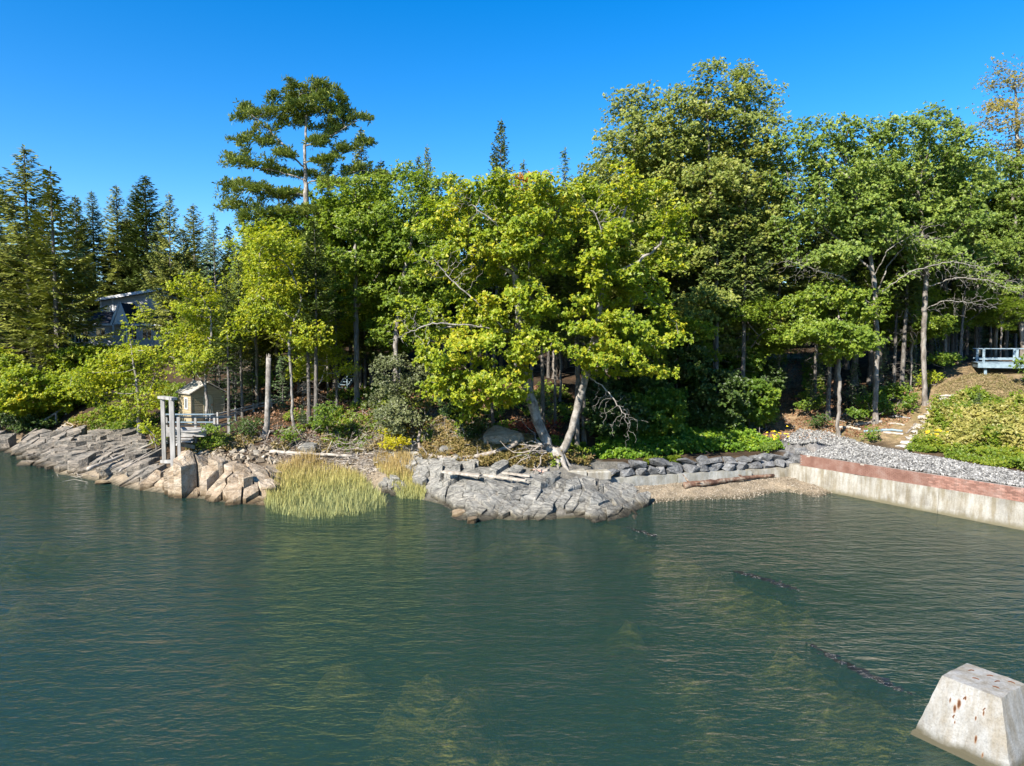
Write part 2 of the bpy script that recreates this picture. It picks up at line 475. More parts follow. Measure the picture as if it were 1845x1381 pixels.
# ================================================================== water
def water_material():
    m, n, l, out = newmat('sea_water')
    v1 = coords(n, l, 'World', (.75, 1.8, 1), (0, 0, R(-6))); v2 = coords(n, l, 'World', (2.2, 5.0, 1), (0, 0, R(9))); v3 = coords(n, l, 'World', (.16, .3, 1), (0, 0, R(14)))
    t1 = tex_noise(n, l, v1, 1.35, 3, .5, .25); t2 = tex_noise(n, l, v2, 1.7, 4, .55, .35); t3 = tex_noise(n, l, v3, .8, 4, .6, .6)
    patch = math_n(n, l, 'MULTIPLY_ADD', t3.outputs[0], 2.4, -.55, True)      # gusts: rougher and calmer water
    h = math_n(n, l, 'MULTIPLY_ADD', t1.outputs[0], 1.0, math_n(n, l, 'MULTIPLY', t2.outputs[0], .42))
    h = math_n(n, l, 'MULTIPLY', h, math_n(n, l, 'MULTIPLY_ADD', patch, .9, .35))
    b = n.new('ShaderNodeBump'); b.inputs['Strength'].default_value = 1.0; b.inputs['Distance'].default_value = .10
    l.new(h, b.inputs['Height'])
    fr = n.new('ShaderNodeFresnel'); fr.inputs['IOR'].default_value = 1.333; l.new(b.outputs[0], fr.inputs['Normal'])
    gl = n.new('ShaderNodeBsdfGlossy'); gl.inputs['Roughness'].default_value = .05; l.new(b.outputs[0], gl.inputs['Normal'])
    df = n.new('ShaderNodeBsdfDiffuse'); df.inputs['Color'].default_value = (.023, .063, .051, 1)
    tr = n.new('ShaderNodeBsdfTransparent'); tr.inputs['Color'].default_value = (.80, .86, .66, 1)
    mx = n.new('ShaderNodeMixShader'); mx.inputs[0].default_value = .44
    l.new(df.outputs[0], mx.inputs[2]); l.new(tr.outputs[0], mx.inputs[1])
    m2 = n.new('ShaderNodeMixShader'); l.new(fr.outputs[0], m2.inputs[0]); l.new(mx.outputs[0], m2.inputs[1]); l.new(gl.outputs[0], m2.inputs[2])
    l.new(m2.outputs[0], out.inputs[0]); return m
wv = [(-900, -400, 0), (900, -400, 0), (900, 62, 0), (-900, 130, 0)]
tag(link('water', mesh_py('water', wv, [(0, 1, 2, 3)], water_material())), 'rippled dark green tidal water of the cove', kind='structure')

# ================================================================== bedrock ledges, split into blocks along their cracks
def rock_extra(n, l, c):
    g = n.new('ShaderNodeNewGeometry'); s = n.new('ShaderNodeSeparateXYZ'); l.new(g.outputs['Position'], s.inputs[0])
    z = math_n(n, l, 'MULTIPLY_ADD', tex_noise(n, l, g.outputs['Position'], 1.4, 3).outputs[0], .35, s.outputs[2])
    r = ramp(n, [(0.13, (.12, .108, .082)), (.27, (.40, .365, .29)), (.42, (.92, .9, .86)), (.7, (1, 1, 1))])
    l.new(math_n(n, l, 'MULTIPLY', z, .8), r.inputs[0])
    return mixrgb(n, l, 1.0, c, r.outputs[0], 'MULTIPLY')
def rock_mat(name, stops, stretch, rot=0.0, island=.16, bump=.9, crack=.55):
    m, n, l, out = newmat(name)
    vec = coords(n, l, 'World', (1, 1, 1), (0, 0, rot))
    st = coords(n, l, 'World', stretch, (R(20), 0, rot))
    t = tex_noise(n, l, vec, 1.1, 6, .65, .3); ts = tex_noise(n, l, st, 1.6, 5, .65, .4)
    f = math_n(n, l, 'MULTIPLY_ADD', ts.outputs[0], .55, math_n(n, l, 'MULTIPLY', t.outputs[0], .45))
    r = ramp(n, stops); l.new(f, r.inputs[0])
    o = n.new('ShaderNodeObjectInfo'); hv = n.new('ShaderNodeHueSaturation'); l.new(r.outputs[0], hv.inputs['Color'])
    l.new(math_n(n, l, 'MULTIPLY_ADD', o.outputs['Random'], island * 2, 1 - island), hv.inputs['Value'])
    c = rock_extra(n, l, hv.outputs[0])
    # pale lichen and fine speckle
    sp = tex_noise(n, l, vec, 26, 3, .7); rs = ramp(n, [(.36, (.72, .72, .72)), (.6, (1.12, 1.12, 1.1))]); l.new(sp.outputs[0], rs.inputs[0])
    c = mixrgb(n, l, 1.0, c, rs.outputs[0], 'MULTIPLY')
    # hairline joints in the rock face
    wv_ = tex_noise(n, l, vec, 1.5, 3); wm = n.new('ShaderNodeVectorMath'); wm.operation = 'MULTIPLY_ADD'; l.new(wv_.outputs[1], wm.inputs[0]); wm.inputs[1].default_value = (1.1, 1.1, 1.1); l.new(st, wm.inputs[2])
    vo = n.new('ShaderNodeTexVoronoi'); vo.feature = 'DISTANCE_TO_EDGE'; vo.inputs['Scale'].default_value = .8; l.new(wm.outputs[0], vo.inputs['Vector'])
    crk = ramp(n, [(.0, (.30, .28, .26)), (.035, (.8, .8, .8)), (.09, (1, 1, 1))]); l.new(vo.outputs[0], crk.inputs[0])
    c = mixrgb(n, l, crack, c, crk.outputs[0], 'MULTIPLY')
    p = n.new('ShaderNodeBsdfPrincipled'); p.inputs['Roughness'].default_value = .85; p.inputs['Specular IOR Level'].default_value = .25
    l.new(tone(n, l, c), p.inputs['Base Color'])
    mus = n.new('ShaderNodeTexNoise'); mus.noise_type = 'RIDGED_MULTIFRACTAL'; mus.inputs['Scale'].default_value = 1.3; mus.inputs['Detail'].default_value = 6
    l.new(st, mus.inputs['Vector'])
    hh = math_n(n, l, 'MULTIPLY_ADD', mus.outputs[0], -.25, math_n(n, l, 'MULTIPLY_ADD', ts.outputs[0], 1.0, math_n(n, l, 'MULTIPLY_ADD', sp.outputs[0], .16, math_n(n, l, 'MULTIPLY', math_n(n, l, 'MINIMUM', vo.outputs[0], .08), crack * 4))))
    b = n.new('ShaderNodeBump'); b.inputs['Strength'].default_value = bump; b.inputs['Distance'].default_value = .16
    l.new(hh, b.inputs['Height']); l.new(b.outputs[0], p.inputs['Normal'])
    l.new(p.outputs[0], out.inputs[0]); return m

def clip_poly(poly, a, nrm):
    out = []
    n = len(poly)
    for i in range(n):
        p, q = poly[i], poly[(i + 1) % n]
        dp, dq = (p - a) @ nrm, (q - a) @ nrm
        if dp <= 0: out.append(p)
        if (dp < 0 < dq) or (dq < 0 < dp): out.append(p + (q - p) * (dp / (dp - dq)))
    return out
def inside(poly, x, y):
    c = False; n = len(poly)
    for i in range(n):
        x1, y1 = poly[i]; x2, y2 = poly[i - 1]
        if (y1 > y) != (y2 > y) and x < (x2 - x1) * (y - y1) / (y2 - y1) + x1: c = not c
    return c
def rbf_fit(pts, eps=.3):
    pts = np.array(pts); A = np.sqrt(((pts[:, None, :2] - pts[None, :, :2]) ** 2).sum(-1) + eps) + np.eye(len(pts)) * .02
    Pm = np.c_[np.ones(len(pts)), pts[:, :2]]
    w = np.linalg.solve(np.block([[A, Pm], [Pm.T, np.zeros((3, 3))]]), np.r_[pts[:, 2], 0, 0, 0])
    def f(x, y):
        d = np.sqrt((x - pts[:, 0]) ** 2 + (y - pts[:, 1]) ** 2 + eps)
        return float(d @ w[:-3] + w[-3] + w[-2] * x + w[-1] * y)
    return f

def ledge(label, region, hf, mat, size, aspect, ang, seed, step=.16, tilt=.10, gap=.022, lift=0.0, dip=(0, 0), rough=.4):
    """bedrock ledge: irregular cells (elongated along ang), each an angular block with its own height and tilt"""
    r = np.random.default_rng(seed)
    reg = np.array(region); lo = reg.min(0) - 2; hi = reg.max(0) + 2
    ca, sa = math.cos(ang), math.sin(ang)
    def to(p): q = np.array([p[0] * ca + p[1] * sa, -p[0] * sa + p[1] * ca]); return np.array([q[0] / aspect, q[1] * 1.0])
    def fro(q): x, y = q[0] * aspect, q[1]; return np.array([x * ca - y * sa, x * sa + y * ca])
    seeds = []
    tries = 0
    while tries < 9000:
        tries += 1
        p = lo + r.random(2) * (hi - lo); q = to(p)
        s = size * (.38 + 1.35 * r.random() ** 2) / math.sqrt(aspect)
        if all((q[0] - t[0]) ** 2 + (q[1] - t[1]) ** 2 > s * s for t in seeds[-4000:]): seeds.append(q)
    S = np.array(seeds)
    hf0 = hf
    def hf(x, y): return hf0(x, y) + rough * float(fbm(np.array([x * .75 + seed]), np.array([y * .75]), 2)[0])
    # base body under the blocks
    cx, cyy = reg.mean(0)
    root = None
    nb = 0
    bv, bf = [], []
    for i, q in enumerate(S):
        w = fro(q)
        if not inside(region, w[0], w[1]): continue
        d = ((S - q) ** 2).sum(1); nn = np.argsort(d)[1:18]
        L = size * 3
        poly = [q + np.array(v) * L for v in ((-1, -1), (1, -1), (1, 1), (-1, 1))]
        for j in nn:
            mid = (q + S[j]) / 2; poly = clip_poly(poly, mid, S[j] - q)
            if len(poly) < 3: break
        if len(poly) < 3: continue
        P = np.array([fro(v) for v in poly]); c = P.mean(0)
        # drop tiny edges, add a bent midpoint on long edges
        Q = []
        for k in range(len(P)):
            a, b = P[k], P[(k + 1) % len(P)]
            e = np.linalg.norm(b - a)
            if e < .06: continue
            Q.append(a)
            if e > 1.1: Q.append((a + b) / 2 + r.normal(0, .04, 2))
        if len(Q) < 3: continue
        P = np.array(Q); n = len(P)
        rad = np.linalg.norm(P - c, axis=1)
        P1 = c + (P - c) * (1 - np.minimum(gap / np.maximum(rad, .05), .4))[:, None]
        inset = np.minimum(.012 + .05 * r.random(n) ** 2, rad * .3)
        P2 = c + (P - c) * (1 - (inset + gap) / np.maximum(rad, .05))[:, None]
        h0 = max(hf(c[0], c[1]), (max(ground(c[0], c[1]), *[ground(p_[0], p_[1]) for p_ in P[::2]]) + .12) if ground(c[0], c[1]) > -.05 else -9) + lift + r.normal(0, step)
        gx_ = (hf(c[0] + .4, c[1]) - hf(c[0] - .4, c[1])) / .8; gy_ = (hf(c[0], c[1] + .4) - hf(c[0], c[1] - .4)) / .8
        gx_ = np.clip(gx_, -.6, .6) + r.normal(0, tilt) + dip[0]; gy_ = np.clip(gy_, -.6, .6) + r.normal(0, tilt) + dip[1]
        hc = hf(c[0], c[1]); top = lambda p: h0 + .5 * (gx_ * (p[0] - c[0]) + gy_ * (p[1] - c[1])) + .5 * (max(-.6, min(.5, hf(p[0], p[1]) - hc)) + dip[0] * (p[0] - c[0]) + dip[1] * (p[1] - c[1]))
        V = []
        for p in P1: V.append((p[0] * 1, p[1], min(top(p) - 1.3, -.7)))
        for p, ins in zip(P1, inset): V.append((p[0] + r.normal(0, .02), p[1] + r.normal(0, .02), top(p) - ins * (.6 + .7 * r.random())))
        for p in P2: V.append((p[0], p[1], top(p) + r.normal(0, .018)))
        for p in P2: q_ = c + (p - c) * (.5 + .1 * r.random()); V.append((q_[0], q_[1], top(q_) + r.normal(.0, .02)))
        V.append((c[0], c[1], top(c) + r.normal(.0, .02)))
        Fc = []
        for k in range(n):
            k2 = (k + 1) % n
            Fc += [(k, k2, n + k2, n + k), (n + k, n + k2, 2 * n + k2, 2 * n + k), (2 * n + k, 2 * n + k2, 3 * n + k2, 3 * n + k), (3 * n + k, 3 * n + k2, 4 * n)]
        zc = top(c)
        if root is None:
            root = tag(link('rock_ledge', None, None, (float(c[0]), float(c[1]), 0)), label, kind='structure')
        V = np.array(V) - np.array([*root.location])
        link('rock', mesh_py('rock', V, Fc, mat), root)
        nb += 1
    return root
# ------------------------------------------------------------------ the ledges
grey_rock = rock_mat('grey_ledge_rock', [(.30, (.10, .098, .09)), (.44, (.22, .215, .20)), (.56, (.36, .345, .31)), (.66, (.40, .36, .30)), (.78, (.54, .51, .45))], (1.2, 4.5, 2.0), R(35), crack=.7)
tan_rock = rock_mat('tan_ledge_rock', [(.30, (.17, .12, .075)), (.45, (.38, .29, .20)), (.58, (.52, .43, .33)), (.75, (.66, .58, .48))], (1.0, 3.0, 2.0), R(-25), crack=.35)
mixed_rock = rock_mat('striped_ledge_rock', [(.30, (.085, .08, .072)), (.44, (.21, .195, .17)), (.56, (.34, .29, .235)), (.75, (.48, .43, .365))], (.8, 5.5, 3.0), R(25))
dark_rock = rock_mat('dark_wall_rock', [(.30, (.08, .082, .086)), (.5, (.185, .188, .195)), (.7, (.36, .36, .36))], (1.5, 2.5, 2), 0, .2)
def reg(pts): return [tuple(onz(px, py, z)[:2]) for px, py, z in pts]
def ctlz(pts): return [tuple(onz(px, py, z)) for px, py, z in pts]

pale = [(686, 842, .8), (702, 816, 1.4), (775, 826, 1.45), (850, 840, 1.45), (905, 858, 1.3), (905, 905, .55), (880, 945, -.12), (835, 944, -.12), (795, 918, -.1), (764, 897, -.1), (735, 870, .35)]
hA = rbf_fit(ctlz(pale + [(800, 880, .65), (760, 855, .85), (850, 885, .8), (850, 915, .45), (830, 975, -.8), (760, 930, -.7)]))
ledge('pale grey cracked ledge sloping into the water beside the marsh grass', reg(pale), hA, grey_rock, 1.6, 2.5, R(-50), 3, step=.08, tilt=.08, gap=.026, dip=(-.16, -.06), rough=.25)
hB_pts = [(895, 856, 1.3), (960, 862, 1.2), (1010, 864, 1.15), (1090, 864, 1.1), (1130, 872, .9), (1165, 893, .45), (1162, 922, -.05), (1148, 944, -.15), (1118, 936, 0), (1085, 951, -.15), (1052, 945, -.1), (1030, 928, .1), (1000, 948, -.15), (965, 930, .1), (935, 953, -.15), (900, 938, -.05), (870, 948, -.15), (890, 905, .5)]
hB = rbf_fit(ctlz(hB_pts + [(960, 900, .62), (1040, 900, .62), (1100, 900, .5), (1000, 925, .3), (1080, 925, .26), (1000, 985, -.8), (1120, 975, -.7)]))
ledge('blocky dark grey ledge jutting into the water below the twin oak', reg(hB_pts), hB, grey_rock, 1.45, 2.3, R(52), 8, step=.11, tilt=.12, gap=.03, dip=(-.26, .12), rough=.3)
tan = [(268, 838, 1.25), (330, 838, 1.4), (400, 836, 1.45), (470, 838, 1.35), (508, 842, 1.1), (490, 880, .55), (482, 918, -.12), (400, 912, -.12), (330, 903, -.12), (270, 890, -.12)]
hT = rbf_fit(ctlz(tan + [(330, 868, .9), (400, 870, .95), (450, 872, .9), (300, 935, -.7), (450, 960, -.8)]))
ledge('tan weathered ledge of big blocks under the timber landing', reg(tan), hT, tan_rock, 1.4, 1.5, R(50), 21, step=.15, tilt=.16, gap=.055, dip=(-.22, .04))
far_l = [(-120, 772, 1.4), (0, 776, 1.5), (60, 780, 1.5), (110, 772, 1.9), (200, 778, 1.8), (262, 792, 1.6), (285, 835, 1.15), (290, 893, -.12), (220, 874, -.12), (150, 858, -.12), (100, 856, -.12), (50, 833, -.12), (0, 817, -.12), (-120, 797, -.12)]
hL = rbf_fit(ctlz(far_l + [(100, 815, .8), (200, 830, .8), (250, 845, .8), (0, 797, .7), (100, 900, -.7), (250, 925, -.7)]))
ledge('striped tan and grey ledge slanting below the small stairs', reg(far_l), hL, mixed_rock, 1.2, 2.1, R(40), 33, step=.15, tilt=.17, gap=.04, dip=(-.12, -.16))
mid = [(690, 872, .35), (712, 872, .35), (742, 893, -.12), (715, 898, -.12), (668, 880, .1)]
hM = rbf_fit(ctlz(mid + [(700, 884, .2), (720, 905, -.3)]))
ledge('low grey slab between the two marsh grass patches', reg(mid), hM, grey_rock, .8, 1.6, R(-50), 5, step=.04, tilt=.08, rough=.1)

def stone_mesh(dim, seed, mat, npt=16):
    r = np.random.default_rng(seed)
    bm = bmesh.new()
    pts = nz(r.normal(size=(npt, 3))); pts = np.sign(pts) * np.abs(pts) ** .75
    pts *= (.8 + .3 * r.random((npt, 1)))
    for p in pts: bm.verts.new((p[0] * dim[0] / 2, p[1] * dim[1] / 2, p[2] * dim[2] / 2))
    bmesh.ops.convex_hull(bm, input=bm.verts)
    for v in [v for v in bm.verts if not v.link_faces]: bm.verts.remove(v)
    me = bpy.data.meshes.new('stone'); bm.to_mesh(me); bm.free(); me.materials.append(mat); return me

# boulders at the water's edge
for px, py, d, s, lab, mt in ((829, 930, (.85, .7, .6), 1, 'orange tinged boulder at the foot of the pale ledge', tan_rock), (851, 942, (.75, .6, .4), 2, 'small wet ochre boulder just off the pale ledge', tan_rock),
                          (185, 872, (1.0, .6, .35), 3, 'low brown rock awash off the striped ledge', tan_rock), (48, 838, (1.3, .8, .5), 4, 'dark flat boulder at the waterline of the striped ledge', mixed_rock),
                          (1160, 885, (.8, .6, .5), 6, 'grey boulder where the ledge meets the shingle beach', grey_rock)):
    p = onz(px, py, .0); tag(link('boulder', stone_mesh(d, s, mt), None, (p[0], p[1], .08)), lab, 'boulder')
# big pale boulder in the bank left of the oak roots, and one in the woods
p = hit(905, 800); tag(link('boulder', stone_mesh((3.4, 2.2, 1.9), 17, tan_rock, 26), None, (p[0], p[1] + .5, p[2] - .05)), 'large buff boulder in the bank beside the oak roots', 'boulder')
p = hit(455, 668); tag(link('boulder', stone_mesh((2.6, 2.2, 1.9), 12, tan_rock, 22), None, (p[0], p[1], p[2] + .2)), 'grey boulder among the trees behind the snag', 'boulder')
p = hit(557, 815); tag(link('boulder', stone_mesh((1.5, 1.3, .9), 14, grey_rock, 20), None, (p[0], p[1], p[2] + .05)), 'grey boulder in the brush above the driftwood cove', 'boulder')

# ------------------------------------------------------------------ dry-laid stones on the low wall
sw = thing('stone_wall', 'wall of dark angular boulders laid on the low concrete wall', 'wall', (W1A[0], W1A[1], .95))
u = nz(np.append(W1B - W1A, 0)); nv = np.array([u[1], -u[0], 0]); Lw = np.linalg.norm(W1B - W1A)
r_ = np.random.default_rng(44)
t = -.25; k = 0
while t < Lw - .2:
    hgt = .40 + .16 * r_.random(); wd = .55 + .55 * r_.random()
    me = stone_mesh((wd * 1.22, .95, hgt * 1.25), 100 + k, dark_rock, 18)
    pos = u * (t + wd / 2) - nv * (.42 + .1 * r_.random())
    link('stone', me, sw, (pos[0], pos[1], hgt * .48), (r_.normal(0, .12), r_.normal(0, .12), math.atan2(u[1], u[0]) + r_.normal(0, .15)))
    t += wd; k += 1
t = -.1
while t < Lw + .2:                     # second course on the right part
    wd = .6 + .65 * r_.random(); hgt = .26 + .16 * r_.random()
    if t < Lw * .45 and r_.random() < .35: t += wd * .6; continue
    pos = u * (t + wd / 2) - nv * (.5 + .1 * r_.random())
    link('stone', stone_mesh((wd * 1.2, .95, hgt * 1.3), 200 + k, dark_rock, 18), sw, (pos[0], pos[1], .44 + hgt * .5), (r_.normal(0, .1), r_.normal(0, .1), math.atan2(u[1], u[0]) + r_.normal(0, .12)))
    t += wd; k += 1
for q in range(7):                       # stones heaped at the corner with the brick wall
    a = r_.random(); pos = u * (Lw - .6 + 1.5 * a) - nv * (.3 + .6 * r_.random())
    link('stone', stone_mesh((.75, .7, .6), 300 + q, dark_rock, 18), sw, (pos[0], pos[1], .35 + .25 * (q % 3)), (r_.normal(0, .3), r_.normal(0, .3), r_.random() * 6))

# ------------------------------------------------------------------ concrete walls
def concrete_mat(name, stops, dirt, band=None, rust=None):
    m, n, l, out = newmat(name)
    ow = coords(n, l, 'World'); ob = coords(n, l, 'Object')
    t = tex_noise(n, l, ow, 1.1, 6, .65); r = ramp(n, stops); l.new(t.outputs[0], r.inputs[0])
    st = coords(n, l, 'World', (2.2, 2.2, .35)); ts = tex_noise(n, l, st, 1.6, 5, .65)
    rs = ramp(n, [(.40, (1, 1, 1)), (.62, dirt)]); l.new(ts.outputs[0], rs.inputs[0])
    c = mixrgb(n, l, .85, r.outputs[0], rs.outputs[0], 'MULTIPLY')
    f = tex_noise(n, l, ow, 22, 4, .7); rf = ramp(n, [(.3, (.75, .75, .74)), (.55, (1.05, 1.05, 1.05))]); l.new(f.outputs[0], rf.inputs[0])
    c = mixrgb(n, l, 1.0, c, rf.outputs[0], 'MULTIPLY')
    g = n.new('ShaderNodeNewGeometry'); s = n.new('ShaderNodeSeparateXYZ'); l.new(g.outputs['Position'], s.inputs[0])
    if band:
        zz = math_n(n, l, 'MULTIPLY_ADD', t.outputs[0], band[2], s.outputs[2])
        rb = ramp(n, [(band[0], (1, 1, 1)), (band[1], (0, 0, 0))]); l.new(zz, rb.inputs[0])
        c = mixrgb(n, l, rb.outputs[0], c, band[3])
    if rust:
        so = n.new('ShaderNodeSeparateXYZ'); l.new(ob, so.inputs[0])
        wob = tex_noise(n, l, ob, 9, 3)
        tot = None
        for (x, y, z, rx, rz) in rust:
            d = n.new('ShaderNodeVectorMath'); d.operation = 'SUBTRACT'; l.new(ob, d.inputs[0]); d.inputs[1].default_value = (x, y, z)
            e = n.new('ShaderNodeVectorMath'); e.operation = 'MULTIPLY'; l.new(d.outputs[0], e.inputs[0]); e.inputs[1].default_value = (1 / rx, 1 / rx, 1 / rz)
            ln = n.new('ShaderNodeVectorMath'); ln.operation = 'LENGTH'; l.new(e.outputs[0], ln.inputs[0])
            v = math_n(n, l, 'SUBTRACT', 1.35, math_n(n, l, 'MULTIPLY_ADD', wob.outputs[0], 1.2, math_n(n, l, 'SUBTRACT', ln.outputs['Value'], .6)), None, True)
            tot = v if tot is None else math_n(n, l, 'MAXIMUM', tot, v)
        rc = ramp(n, [(.2, (.27, .15, .075)), (.9, (.085, .035, .018))]); l.new(tot, rc.inputs[0])
        c = mixrgb(n, l, math_n(n, l, 'MULTIPLY', tot, 1.6, None, True), c, rc.outputs[0])
    p = n.new('ShaderNodeBsdfPrincipled'); p.inputs['Roughness'].default_value = .9; p.inputs['Specular IOR Level'].default_value = .2
    l.new(tone(n, l, c), p.inputs['Base Color'])
    hb = math_n(n, l, 'MULTIPLY_ADD', f.outputs[0], .3, t.outputs[0])
    b = n.new('ShaderNodeBump'); b.inputs['Strength'].default_value = .7; b.inputs['Distance'].default_value = .04; l.new(hb, b.inputs['Height'])
    l.new(b.outputs[0], p.inputs['Normal']); l.new(p.outputs[0], out.inputs[0]); return m
conc_low = concrete_mat('grey_sea_wall_concrete', [(.3, (.20, .21, .205)), (.5, (.33, .335, .32)), (.7, (.42, .41, .38))], (.72, .68, .58))
conc_white = concrete_mat('pale_sea_wall_concrete', [(.3, (.26, .245, .215)), (.5, (.37, .355, .315)), (.7, (.46, .445, .405))], (.60, .53, .40), (.26, .52, .42, (.17, .15, .095)))
def wall_run(mb, A, B, t0, t1, z0, z1, thick, proud=0.0, batter=0.0, nseg=1, seed=1, rough=.02):
    """wall between two plan points; front face on the seaward side"""
    A = np.array(A); B = np.array(B); L = np.linalg.norm(B - A); u = (B - A) / L; nvec = np.array([u[1], -u[0]])
    rr = np.random.default_rng(seed)
    N = max(1, int((t1 - t0) / .6)); M = 3
    V, Fc = [], []
    for i in range(N + 1):
        t = t0 + (t1 - t0) * i / N; p = A + u * t
        col = []
        for j in range(M + 1):
            f = j / M; q = p + nvec * (proud + batter * (1 - f) + rr.normal(0, rough))
            V.append((q[0], q[1], z0 + (z1 - z0) * f + (rr.normal(0, rough) if j == M else 0)))
        for zz in (z1, z0):
            q = p - nvec * thick; V.append((q[0], q[1], zz))
    m_ = M + 3
    for i in range(N):
        for j in range(m_):
            j2 = (j + 1) % m_
            Fc.append((i * m_ + j, (i + 1) * m_ + j, (i + 1) * m_ + j2, i * m_ + j2))
    Fc.append(tuple(range(m_))); Fc.append(tuple(N * m_ + j for j in range(m_))[::-1])
    return mb.add(V, Fc)
lw = thing('low_sea_wall', 'low grey concrete wall at the back of the shingle beach', 'wall')
mb = MB(); wall_run(mb, W1A, W1B, -.3, 4.7, -.5, .93, .6, 0, .12, seed=4); mb.build('wall_panel', conc_low, lw)
mb = MB(); wall_run(mb, W1A, W1B, 4.74, 9.3, -.5, .95, .6, .02, .12, seed=5); mb.build('wall_panel', conc_low, lw)
mb = MB(); wall_run(mb, W1A, W1B, 9.34, Lw + .9, -.5, .97, .6, .0, .12, seed=6); mb.build('wall_panel', conc_white, lw)
mb = MB(); pp = W1A + (W1B - W1A) / Lw * 9.32; mb.box((pp[0] + .06, pp[1] - .12, .4), (.22, .3, 1.1)); mb.build('buttress', conc_low, lw)

bw = thing('brick_sea_wall', 'red brick parapet on a pale concrete sea wall beside the gravel', 'wall')
L2 = float(np.linalg.norm(W2E - W2A)); u2 = (W2E - W2A) / L2; n2v = np.array([u2[1], -u2[0]])
ts_ = [-.9, 3.2, 7.6, 12.0, L2]
for a, b in zip(ts_[:-1], ts_[1:]):
    mb = MB(); wall_run(mb, W2A, W2E, a + .012, b - .012, -1.6, 1.27, .5, .06, .16, seed=int(a * 7) + 20, rough=.015); mb.build('concrete_panel', conc_white, bw)
mortar = surf_mat('mortar', [(.3, (.30, .26, .22)), (.7, (.46, .42, .37))], 8, bump=.3)
mb = MB(); wall_run(mb, W2A, W2E, -.15, L2, 1.27, 1.895, .28, -.02, 0, rough=.0); mb.build('mortar_core', mortar, bw)
brick_m = surf_mat('red_brick', [(.3, (.20, .10, .075)), (.5, (.28, .15, .115)), (.75, (.36, .24, .20))], 2, bump=.5, island=.28, space='World')
bl, bh, bd = .205, .068, .10
bm_ = MB().box((0, 0, 0), (bl, bd, bh), 0, .006); brick_me = mesh_py('brick', bm_.V, bm_.F, brick_m)
bricks = []
rb_ = np.random.default_rng(9)
ncourse = 9
rzb = math.atan2(u2[1], u2[0])
for c in range(ncourse):
    t = -.1 + (bl / 2 if c % 2 else 0)
    while t < L2 - .2:
        if not (c == ncourse - 1 and rb_.random() < .10):
            q = W2A + u2 * t + n2v * (-.045 + rb_.normal(0, .004))
            bricks.append((q[0], q[1], 1.27 + bh / 2 + .003 + c * .0705, t))
        t += bl + .012
bricks.sort(key=lambda b: abs(b[3] - 10.6))
for b in bricks[:300]:
    link('brick', brick_me, bw, b[:3], (rb_.normal(0, .008), 0, rzb + rb_.normal(0, .01)))
mb = MB()
for b in bricks[300:]: mb.box(b[:3], (bl, bd, bh), rzb + rb_.normal(0, .01))
tag(mb.build('brickwork', brick_m, bw), kind='stuff')

# broken brick pier and concrete slab at the oak's foot
bp = onz(975, 862, 1.15)
pier = thing('brick_pier', 'broken stub of faded brick wall at the oak foot', 'wall', (bp[0], bp[1], 1.05))
fade = surf_mat('faded_brick', [(.3, (.38, .20, .15)), (.5, (.50, .32, .26)), (.75, (.60, .50, .44))], 5, bump=.5, island=.15, space='World')
MB().box((0, .15, .3), (.84, .46, .62), R(-18)).build('mortar_core', mortar, pier)
bme2 = mesh_py('brick', bm_.V, bm_.F, fade)
ca, sa = math.cos(R(-18)), math.sin(R(-18))
for c in range(8):
    for k in range(4 if c < 7 else 2):
        x = -.33 + k * .22 + (.05 if c % 2 else 0); y = -.2 + .15
        link('brick', bme2, pier, (x * ca - (y - .15) * sa, x * sa + (y - .15) * ca + .15, .04 + c * .074), (0, 0, R(-18) + rb_.normal(0, .02)))
sp = onz(1035, 858, 1.2)
slab = thing('concrete_slab', 'broken pale concrete slab between the oak foot and the boulder wall', 'slab', (sp[0], sp[1] + .3, .95))
MB().box((-.3, 0, .28), (1.9, .8, .52), R(4), .05).build('slab_block', conc_white, slab)
MB().box((1.35, .1, .26), (1.3, .7, .46), R(10), .07).build('slab_block', conc_white, slab)

# ------------------------------------------------------------------ mooring block
conc_block = concrete_mat('mooring_block_concrete', [(.3, (.24, .235, .22)), (.5, (.33, .327, .31)), (.7, (.40, .397, .385))], (.70, .62, .50), (.27, .42, .30, (.085, .076, .048)),
    rust=[(-.16, -.66, .98, 0.035, 0.165), (-.22, -.70, .86, 0.028, 0.132), (-.33, -.66, .98, 0.015, 0.110), (-.06, -.62, 1.12, 0.021, 0.055), (.30, -.66, 1.02, 0.017, 0.099), (.18, -.70, .86, 0.015, 0.099), (.24, -.80, .42, 0.021, 0.220), (-.22, -.74, .68, 0.011, 0.066), (.40, -.86, .18, 0.021, 0.088), (-.18, -.76, .58, 0.014, 0.055)])
a1, a2, kk, bx, by, bth, bhh = .559, .546, .379, 10.014, 14.122, -1.008, 1.379
mbk = thing('mooring_block', 'pale tapered concrete block with rust streaks standing in the water', 'concrete block', (bx, by, 0), bth)
bmm = bmesh.new()
ks = kk / bhh
def ringv(z, e=0.0): return [bmm.verts.new((sx * (a1 + ks * (bhh - z) + e), sy * (a2 + ks * (bhh - z) + e), z)) for sx, sy in ((-1, -1), (1, -1), (1, 1), (-1, 1))]
rings = [ringv(z, e) for z, e in ((-3.4, .25), (-.35, .12), (-.30, .05), (.10, .03), (.14, 0), (.75, 0), (bhh, 0))]
for ra, rb2 in zip(rings[:-1], rings[1:]):
    for i in range(4): bmm.faces.new((ra[i], ra[(i + 1) % 4], rb2[(i + 1) % 4], rb2[i]))
bmm.faces.new(rings[-1]); bmm.faces.new(rings[0][::-1])
bmesh.ops.bevel(bmm, geom=[e for e in bmm.edges if e.calc_face_angle(0) > .5 and max(v.co.z for v in e.verts) > .1], offset=.022, segments=2, affect='EDGES')
bmesh.ops.recalc_face_normals(bmm, faces=bmm.faces)
